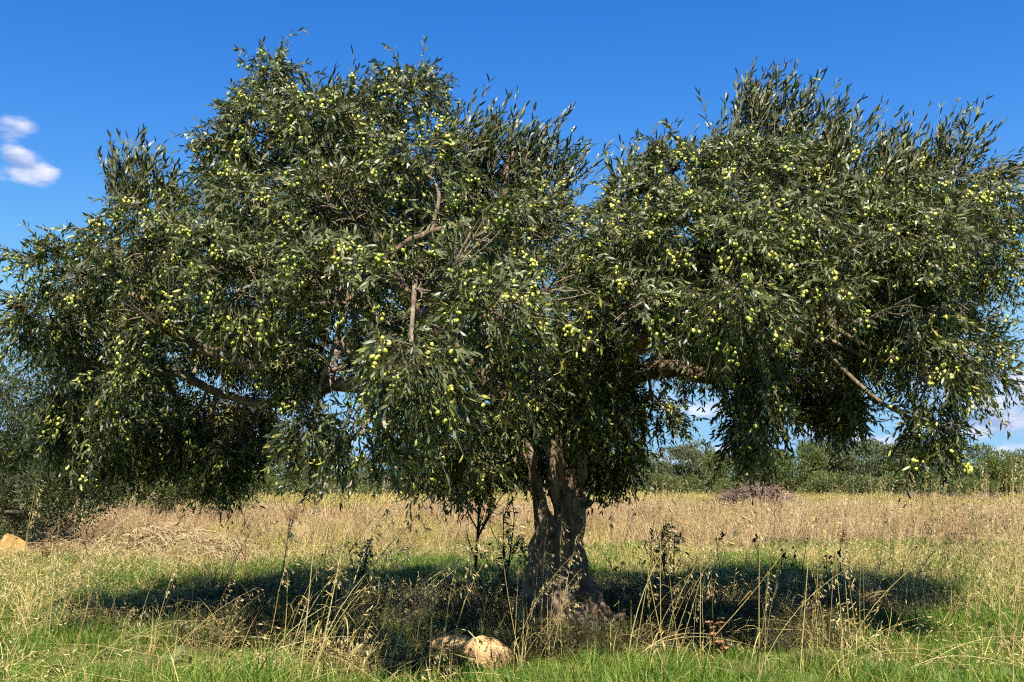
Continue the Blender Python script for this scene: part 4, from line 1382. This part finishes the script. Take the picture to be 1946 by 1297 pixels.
fg = 'tall golden dry oat grass tuft in the shadow edge before the olive tree'
for px, py, n, h in ((560, 1240, 8, .78), (610, 1268, 9, .85), (655, 1250, 8, .9), (700, 1280, 7, .8), (520, 1262, 6, .7), (760, 1262, 7, .7), (590, 1295, 6, .9)):
    oat_tuft(px, py, n, h, .0, .07, fg, 'oat tufts along the near shadow edge', [1, 2, 3, 4, 8, 5])
for px, py, n, h, lab in ((985, 1262, 9, .72, 'dense oat grass tuft rising beside the pale stone'), (1005, 1238, 12, .62, 'dense oat grass tuft in front of the olive trunk'), (1055, 1242, 8, .66, 'oat grass tuft before the knotted root of the olive trunk'),
                          (840, 1290, 6, .85, 'oat grass tuft before the low brown stone')):
    oat_tuft(px, py, n, h, .1, .07, lab, None, [0, 1, 2, 8, 9, 3])
rg = 'tall golden dry grass tuft on the right side of the shaded ground'
for px, py, n, h in ((1205, 1255, 6, .8), (1270, 1240, 6, .85), (1330, 1270, 6, .75), (1420, 1290, 7, .85), (1500, 1250, 7, .8), (1560, 1262, 6, .7), (1390, 1180, 7, .6), (1470, 1170, 8, .55), (1230, 1292, 5, .8), (1620, 1230, 6, .6)):
    oat_tuft(px, py, n, h, .1, .08, rg, 'golden grass tufts right of the trunk', [0, 1, 2, 3, 4, 9])
lg_ = 'tall thin dry grass tuft in the sunny grass left of the olive shade'
for px, py, n, h in ((110, 1205, 7, .8), (60, 1150, 8, .75), (320, 1268, 7, .55), (250, 1290, 8, .5), (360, 1180, 8, .5), (160, 1100, 8, .9), (330, 1090, 8, .85), (430, 1120, 7, .75), (30, 1240, 7, .6), (420, 1240, 6, .5)):
    oat_tuft(px, py, n, h, .15, .09, lg_, 'dry tufts left of the shade', [0, 1, 2, 3, 4, 5, 9])
dgp = 'thick upright straw tuft in the golden stand right of the olive shade'
for px, py, n, h in ((1660, 1110, 15, .62), (1700, 1120, 16, .7), (1745, 1130, 15, .72), (1790, 1120, 16, .75), (1830, 1145, 14, .78), (1880, 1130, 16, .8), (1925, 1150, 14, .8), (1760, 1090, 16, .8), (1850, 1085, 18, .85), (1910, 1090, 16, .9),
                     (1700, 1080, 16, .75), (1805, 1175, 12, .75), (1890, 1215, 10, .8), (1950, 1200, 10, .85), (1730, 1200, 8, .6), (1640, 1075, 14, .7), (1600, 1090, 10, .6)):
    oat_tuft(px, py, n, h, .1, .13, dgp, 'golden stand of tufts on the right', [0, 1, 2, 9, 1, 3, 8])
bk = 'slender dry grass tuft standing at the back edge of the shade'
for px, py, n, h in ((500, 1075, 10, .7), (560, 1070, 10, .75), (620, 1068, 10, .7), (690, 1075, 9, .65), (760, 1068, 8, .7), (820, 1072, 8, .6), (1180, 1070, 8, .55), (1330, 1075, 9, .6), (1400, 1080, 9, .6), (1460, 1070, 9, .65), (1530, 1072, 9, .65), (450, 1050, 8, .9), (600, 1045, 8, .85), (720, 1048, 8, .85), (840, 1050, 7, .8), (1240, 1045, 8, .8), (1380, 1040, 8, .85), (1570, 1048, 9, .85), (1650, 1035, 10, .9), (1760, 1040, 10, .95), (1860, 1035, 10, 1.0), (240, 1050, 8, .95), (1700, 1020, 10, 1.05), (1920, 1020, 10, 1.1), (1300, 1022, 8, .8)):
    oat_tuft(px, py, n, h, .2, .12, bk, 'tufts behind the shade', [0, 9, 1, 2])
for px, py, n, h, lab in ((1300, 1235, 1, 1.45, 'single very long golden stem slanting across the right shade'),):
    o = oat_tuft(px, py, 1, h, 0, .0, lab, None, [1], 0.0)
    o.children[0].rotation_euler = (0, .62, 0)
    o.children[0].scale = (.9, .9, 1.5)
# near bent stems low across the foreground
nb_l = 'bent pale straw tuft fallen over the near green grass'
for px, py, az in ((420, 1285, .1), (1180, 1250, .2), (1330, 1210, .3), (1560, 1275, .4), (760, 1290, .1), (1820, 1260, 3.0), (250, 1215, .3), (1700, 1255, .2)):
    o = oat_tuft(px, py, 5, .6, az, .06, nb_l, 'fallen straw in the foreground', [5, 4, 3])
    for c_ in o.children:
        c_.rotation_euler = (r2.gauss(0, .15), r2.uniform(.35, .8), az + r2.gauss(0, .5))


# ------------------------------------------------------------------ branching weeds and shrubs
def weed(px, py, height, seed, mat, name, label, cat, group=None, splits=7, spread=.55, leaf_mat=None, leaf_n=0, leaf_len=.045, tips=None, Y=None, rad=.006, stems=1, round_tips=False):
    r = np.random.default_rng(seed)
    Yt = Y or 1.0 * FPX / (py - HZ)
    x = (px - CX) / FPX * Yt
    o = empty(name, (x, Yt, float(hgt(x, Yt))))
    tag(o, label, cat, group)
    ends = []
    for s_ in range(stems):
        lean = r.normal(size=2) * (.10 if stems == 1 else .28)
        pl = np.array([[r.normal() * .01, r.normal() * .01, -.03, rad], [lean[0] * .5 * height, lean[1] * .5 * height, height * .5, rad * .75], [lean[0] * height, lean[1] * height, height, rad * .3]])
        w = resample(pl, 12)
        g = Geo()
        V, L, K = tubes(w[None, :, :3], w[None, :, 3], 5)
        g.add(V, L, K)
        so = link('stem', g.mesh('stem', mat, True), o)
        ends.append(w[-1, :3])
        for k in range(splits):
            f_ = r.uniform(.22, .92)
            p0 = np.array([np.interp(f_, np.linspace(0, 1, 12), w[:, i_]) for i_ in range(3)])
            a = r.uniform(0, 6.28)
            ln = height * r.uniform(.25, .55) * (1.15 - f_ * .6)
            d = np.array([math.cos(a) * spread, math.sin(a) * spread, r.uniform(.5, 1.0)])
            p1 = p0 + d * ln * .55
            p2 = p1 + (d * .7 + np.array([0, 0, .35]) + r.normal(size=3) * .1) * ln * .5
            bw = resample(np.array([[*p0, rad * .5], [*p1, rad * .35], [*p2, rad * .15]]), 7)
            g = Geo()
            V, L, K = tubes(bw[None, :, :3], bw[None, :, 3], 4)
            g.add(V, L, K)
            ends.append(p2)
            m2 = 7
            st_ = bw[r.integers(2, 6, m2), :3]
            dd = nrm(d[None] + r.normal(size=(m2, 3)) * .6) * ln * r.uniform(.15, .4, (m2, 1))
            tq = np.linspace(0, 1, 4)[None, :, None]
            V, L, K = tubes(st_[:, None] + dd[:, None] * tq + np.array([0, 0, .15]) * tq ** 2 * ln * .3, np.linspace(rad * .22, rad * .08, 4)[None].repeat(m2, 0), 3)
            g.add(V, L, K)
            ends += list(st_ + dd)
            link('branch', g.mesh('branch', mat), so)
    if leaf_mat is not None:
        units = []
        for k in range(3):
            V, L, K = leaf_arrays(np.zeros((1, 3)), np.array([[1.0, 0, 0]]), np.array([[0, 0, 1.0]]), np.ones(1), np.full(1, .34), .12)
            gu = Geo(); gu.add(V, L, K, .2 + .3 * k)
            units.append(gu.mesh('leaf', leaf_mat))
        E = np.array(ends)
        for k in range(leaf_n):
            lf = link('leaf', units[k % 3], o)
            base = E[r.integers(len(E))]
            back = r.uniform(0, .5)
            lf.location = base * (1 - back * .3) + np.array([0, 0, 0])
            lf.location[0] = base[0] * (1 - back * .5)
            lf.rotation_euler = (r.normal() * .4, r.normal() * .5, r.uniform(0, 6.28))
            lf.scale = (leaf_len * r.uniform(.7, 1.4),) * 3
    if tips:
        for e in ends[:tips]:
            g = Geo()
            if round_tips:
                g.add(IV * np.array([.009, .009, .011]) * r.uniform(.6, 1.2) * (1 + .25 * r.random((len(IV), 1))) + e, IF, np.full(len(IF), 3), r.uniform(0, 1))
                link('flower_head', g.mesh('flower_head', M['dark_twig']), o)
                continue
            n = 14
            a = r.uniform(0, 6.28, n)
            q = np.sqrt(r.uniform(0, 1, n)) * .024
            cpt = e + np.stack([np.cos(a) * q, np.sin(a) * q, .012 - q * .25], -1)
            for cc in cpt:
                g.add(IV[:, :] * np.array([.006, .006, .004]) * r.uniform(.7, 1.4) + cc, IF, np.full(len(IF), 3), r.uniform(0, 1))
            V, L, K = tubes(np.stack([np.repeat(e[None] - [[0, 0, .03]], n, 0), cpt], 1), np.full((n, 2), .0008), 3)
            g.add(V, L, K, .2)
            link('flower_head', g.mesh('flower_head', M['umbel'], True), o)
    return o


weed(905, 1062, 1.05, 301, M['dark_twig'], 'bare_shrub', 'dark leafless shrub standing behind the olive trunk', 'shrub', splits=14, spread=.5, rad=.016, Y=9.2)
weed(958, 1090, .75, 302, M['dark_twig'], 'sapling', 'leafy sucker shoot growing close to the olive trunk', 'sapling', splits=8, leaf_mat=M['weed_leaf'], leaf_n=110, leaf_len=.06, rad=.008, Y=8.4, stems=2)
weed(1270, 1120, .62, 303, M['dark_twig'], 'wild_shrub', 'leafy dark weed bush right of the olive trunk in the shade', 'shrub', splits=7, leaf_mat=M['weed_leaf'], leaf_n=150, leaf_len=.055, rad=.006, Y=8.6, stems=3)
weed(1220, 1190, .55, 311, M['dark_twig'], 'wild_shrub', 'leafy green weed beside the knotted root of the trunk', 'shrub', splits=6, leaf_mat=M['weed_leaf'], leaf_n=130, leaf_len=.045, rad=.005, Y=6.9, stems=4)
weed(690, 1085, .45, 312, M['dark_twig'], 'wild_shrub', 'low dark leafy weed at the back edge of the left shade', 'shrub', splits=6, leaf_mat=M['weed_leaf'], leaf_n=110, leaf_len=.05, rad=.005, Y=9.6, stems=4)
weed(1000, 1000, .5, 313, M['dark_twig'], 'sapling', 'small leafy shoot pressed against the lit side of the trunk', 'sapling', splits=6, leaf_mat=M['weed_leaf'], leaf_n=70, leaf_len=.06, rad=.006, Y=7.8, stems=2)
for k, (px, Yd, h, lab) in enumerate(((542, 10.6, .82, 'reddish-brown dead weed with upright branching twigs'), (478, 10.4, .62, 'smaller reddish-brown dead weed beside the upright branching one'), (1465, 15, .95, 'dead branching weed before the grey brushwood heap'))):
    weed(px, 0, h, 320 + k, M['dead_twig'], 'dead_weed', lab, 'weed', splits=12, spread=.45, rad=.007, Y=Yd)
for k, (px, Yd, h) in enumerate(((1430, 9.3, .46), (1505, 9.4, .5), (1560, 9.2, .44), (1585, 9.6, .5), (1365, 9.3, .48), (1475, 9.1, .4))):
    weed(px, 0, h, 340 + k, M['dark_twig'], 'thistle', 'dark dry thistle stem with small heads at the back of the right shade', 'thistle', 'dark thistles behind the right shade', splits=3, spread=.35, rad=.005, Y=Yd, tips=9, round_tips=True)
for k, (px, py, h) in enumerate(((1362, 1232, .22), (1338, 1246, .24), (1368, 1270, .16))):
    weed(px, py, h, 350 + k, M['straw'], 'dry_flower', ['rust-brown flat flower head on a dry stem beside the right shade', 'rust-brown umbel on a leaning dry stem, lower of the pair by the right shade', 'frayed rust-brown flower head low in the green grass'][k], 'flower', splits=2, rad=.0035, tips=3)
for k, (px, py) in enumerate(((170, 1075), (95, 1100), (1600, 1090))):
    weed(px, py, .42, 360 + k, M['dead_twig'], 'dead_weed', ['brown dead weed with clustered seed heads in the left grass', 'low dark dead weed at the edge of the left field', 'brown bristly dead weed at the end of the right shade'][k], 'weed', splits=8, rad=.005, tips=6)


# heaps of brushwood and matted grass
def heap(name, px, Y, wx, wy, h, n, mat, label, cat, seed, rad=.006, arch=.5):
    r = np.random.default_rng(seed)
    x = (px - CX) / FPX * Y
    o = empty(name, (x, Y, float(hgt(x, Y))))
    tag(o, label, cat)
    for part in range(5):
        m_ = n // 5
        a = r.uniform(0, 6.28, m_)
        q = np.sqrt(r.uniform(0, 1, m_))
        top = h * (1 - q ** 2) * (0.75 + .35 * np.array([mnoise.noise((math.cos(v) * 1.6 + seed, math.sin(v) * 1.6, u * 2)) for v, u in zip(a, q)]))
        b_ = np.stack([np.cos(a) * q * wx, np.sin(a) * q * wy, top * r.uniform(0, .8, m_)], -1)
        az = r.uniform(0, 6.28, m_)
        d = np.stack([np.cos(az), np.sin(az), r.uniform(-.1, .9, m_)], -1)
        ln = r.uniform(.25, .7, m_) * min(1.0, h * 1.6)
        tq = np.linspace(0, 1, 4)[None, :, None]
        pts = b_[:, None] + d[:, None] * ln[:, None, None] * tq - np.array([0, 0, 1.0]) * (tq ** 2) * (ln * arch)[:, None, None]
        pts[..., 2] = np.maximum(pts[..., 2], .01)
        g = Geo()
        V, L, K = tubes(pts, np.linspace(1, .4, 4)[None] * rad * r.uniform(.6, 1.3, (m_, 1)), 3)
        g.add(V, L, K, np.repeat(np.clip(r.normal(.5, .22, m_), 0, 1), 12))
        tag(link('twigs' if cat == 'brushwood' else 'stems', g.mesh('stems', mat), o), kind='stuff')
    return o


heap('brush_heap', 1430, 34, 1.55, .9, 1.35, 3600, M['brush'], 'purplish grey heap of cut brushwood in the dry field', 'brushwood', 401, .014, .3)
heap('brush_heap', 1745, 44, 1.3, .7, .75, 1800, M['brush'], 'low purplish brushwood heap under the distant trees', 'brushwood', 402, .016, .3)
heap('brush_heap', 1840, 48, 1.2, .7, .6, 1300, M['brush'], 'flat strip of brushwood beside the low heap under the trees', 'brushwood', 403, .016, .3)
heap('grass_mound', 300, 13.6, 1.15, .7, .62, 3400, M['dry_grass'], 'matted mound of fallen dry grass below the drooping olive boughs', 'grass mound', 404, .0042, .95)
heap('grass_mound', 420, 12.6, .7, .5, .42, 1800, M['dry_grass'], 'smaller matted dry grass mound beside the dead weeds', 'grass mound', 405, .0042, .95)
heap('grass_mound', 130, 13.4, .7, .5, .40, 1500, M['dry_grass'], 'brown matted grass mound in shade near the ochre stone', 'grass mound', 406, .0042, .8)
heap('grass_mound', 335, 8.0, .55, .3, .22, 900, M['straw'], 'flattened straw tangle at the tip of the left shade', 'grass mound', 407, .003, .8)
heap('grass_mound', 1450, 7.6, .75, .3, .20, 1100, M['straw'], 'flattened brown straw tangle in the right shade', 'grass mound', 408, .003, .8)
heap('grass_mound', 1595, 7.9, .25, .2, .28, 500, M['straw'], 'small bristly straw clump at the end of the right shade', 'grass mound', 409, .003, .6)
